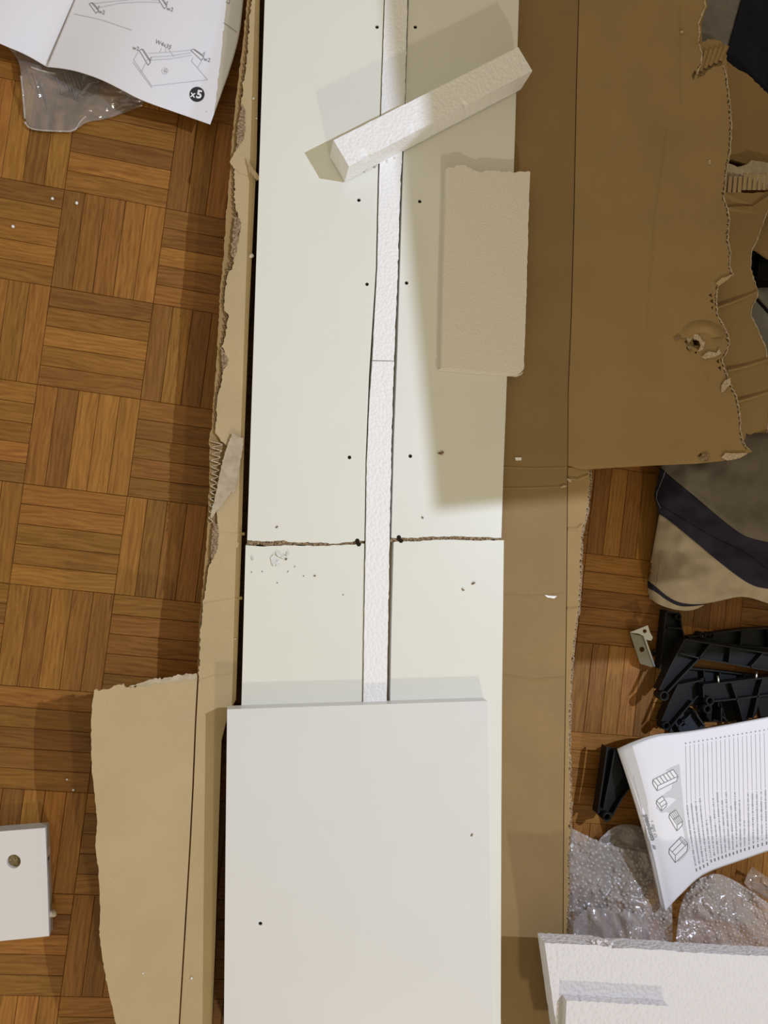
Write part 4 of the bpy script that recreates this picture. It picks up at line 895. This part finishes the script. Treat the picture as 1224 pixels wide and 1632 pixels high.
# ------------------------------------------------------------------ small debris
def crumb(u, v, z, r, label, grp, mat=M_EPS, name='foam_crumb', cat='crumb', flat=.75):
    V, Fc = crumb_geo(W(u, v, z + r * flat), r, rc, flat); o = mk(name, V, Fc, mat, None, True); return tag(o, label, cat, grp)
for u, v, r, l in ((83.5, 316.5, .0022, 'white foam crumb on the parquet, left one of the close pair'), (122, 323.5, .0024, 'white foam crumb on the parquet, right one of the close pair'), (20.5, 361, .0024, 'white foam crumb on the parquet near the left edge'), (117, 1259, .0018, 'tiny pale crumb on the parquet left of the cardboard flap'), (107, 1242, .0014, 'smaller pale crumb above another left of the cardboard flap')):
    crumb(u, v, 0, r, l, 'foam crumbs')
for u, v, r, l in ((401, 408, .0032, 'white foam crumb caught on the carton strip beside the left board'), (404, 157, .0016, 'tiny foam crumb high on the carton strip by the left board'), (409, 189, .0014, 'tiny foam crumb just above the curled cardboard sliver'), (305, 1559, .0016, 'tiny pale crumb on the lower carton strip'), (375, 1018, .0010, 'speck of foam on the carton strip beside the lower left board')):
    crumb(u, v, ZC, r, l, 'foam crumbs')
crumb(1087, 51, rf_z(1087, 51), .0026, 'pale round crumb near the top of the big flap', 'foam crumbs', M_TORN)
crumb(228, 1551, lf_z(228, 1551), .0012, 'tiny pale crumb on the lower left flap', 'foam crumbs')
def scrap(pl, z, label, mat=M_EPS, th=.0012, cat='paper scrap', name='paper_scrap'):
    o = prism(name, pl, z + th, th, mat); return tag(o, label, cat, 'paper scraps')
scrap([(821, 729), (831, 729), (831, 733.5), (822, 734)], ZC, 'small white rectangular scrap on the right carton strip beside the board')
scrap([(868, 948), (876, 949.5), (888, 950), (883, 954), (872, 952)], ZC, 'small white sliver on the right carton strip level with the blanket hem')
scrap([(904, 762), (911, 765), (910, 769), (905, 767)], ZC + .0012, 'tiny cream scrap just below the crease by the big flap corner', M_TORN)
scrap([(893, 776), (899, 773.5), (904, 774), (900, 777), (895, 778)], ZC + .0008, 'cream sliver lying on the crease near the big flap corner', M_TORN)
scrap([(1129, 256), (1132, 254), (1133, 260), (1130, 263)], rf_z(1131, 258), 'tiny cream scrap on the big flap near its torn edge', M_TORN)
def chip(pl, z, label, mat=M_CHIP): return tag(prism('wood_chip', pl, z + .0012, .0012, mat), label, 'wood chip', 'wood chips')
chip([(697, 723), (702, 720), (706, 718.5), (708, 722), (704, 725), (700, 723.5)], ZB, 'brown wood chip on the right board below the foam slab')
chip([(672, 823), (675, 824), (675, 827), (673, 826)], ZB, 'tiny brown chip just above the crack on the right board')
chip([(752, 930), (755, 927.5), (758, 928), (756, 931), (753, 932)], ZB, 'dark wood chip on the lower right board, upper of two')
chip([(736.5, 937), (738, 939), (741, 940), (739, 942), (737, 940)], ZB, 'dark wood chip on the lower right board, lower of two')
chip([(750.5, 1333), (752, 1329.5), (754, 1329), (752.5, 1333)], ZB + .0185, 'small dark chip on the right of the large white panel')
chip([(439, 840), (442, 838), (443.5, 839.5), (441, 842)], ZB, 'small dark chip just above the crack on the left board')
chip([(500.5, 916.5), (503, 916.5), (503, 919), (501, 919)], ZB, 'small dark speck right of the flakes on the lower left board')
chip([(455, 889), (458, 890), (457, 893), (454.5, 892)], ZB, 'dark chip at the right tip of the white flakes')
for u, v, l in ((401, 912, 'dark speck left of the flakes near the lower left board edge'), (418, 911, 'dark speck just below and left of the flakes'), (459, 911, 'dark speck just below and right of the flakes'), (470, 903, 'dark speck right of the flake cluster'), (442, 929, 'lone dark speck well below the flake cluster'), (484, 918, 'faint speck left of the dark speck on the lower left board'), (547, 948, 'faint speck on the lower left board beside the foam strip')):
    crumb(u, v, ZB, .0008, l, 'wood specks', M_CHIP, 'wood_speck', 'speck', .6)
for i, pl in enumerate([[(431, 888), (436, 884), (440, 886), (439, 892), (441, 899), (436, 902), (432, 896)], [(440, 879), (446, 882), (449, 886), (444, 888), (441, 884)], [(447, 888), (453, 885), (457, 888), (452, 891)], [(438, 896), (445, 893), (446, 899), (441, 902)], [(400, 886), (404, 888), (404, 893), (401, 892)], [(457, 879), (461, 880), (459, 886), (455, 884)]]):
    tag(prism('coating_flake', jag(pl, 2.5, .4, 120 + i, True), lambda u, v: ZB + .0014 + .0006 * math.sin(u), .0007, M_MEL2), ('largest white coating flake below the crack on the left', 'white coating flake touching the crack', 'white coating flake right of the largest one', 'white coating flake at the bottom of the flake cluster', 'separate white flake near the left board edge', 'white flake at the upper right of the cluster')[i], 'flake', 'coating flakes')
cs = MB()
o = tag(prism('cardboard_sliver', jag([(392, 250), (404, 270), (412, 280), (417, 282), (416, 286), (410, 287), (402, 278), (394, 262)], 3, .4, 130, True), lambda u, v: ZC + .003 + .012 * max(0, (u - 395) / 20.0), .0006, M_CARD), 'curled sliver of torn cardboard touching the left board edge', 'sliver')
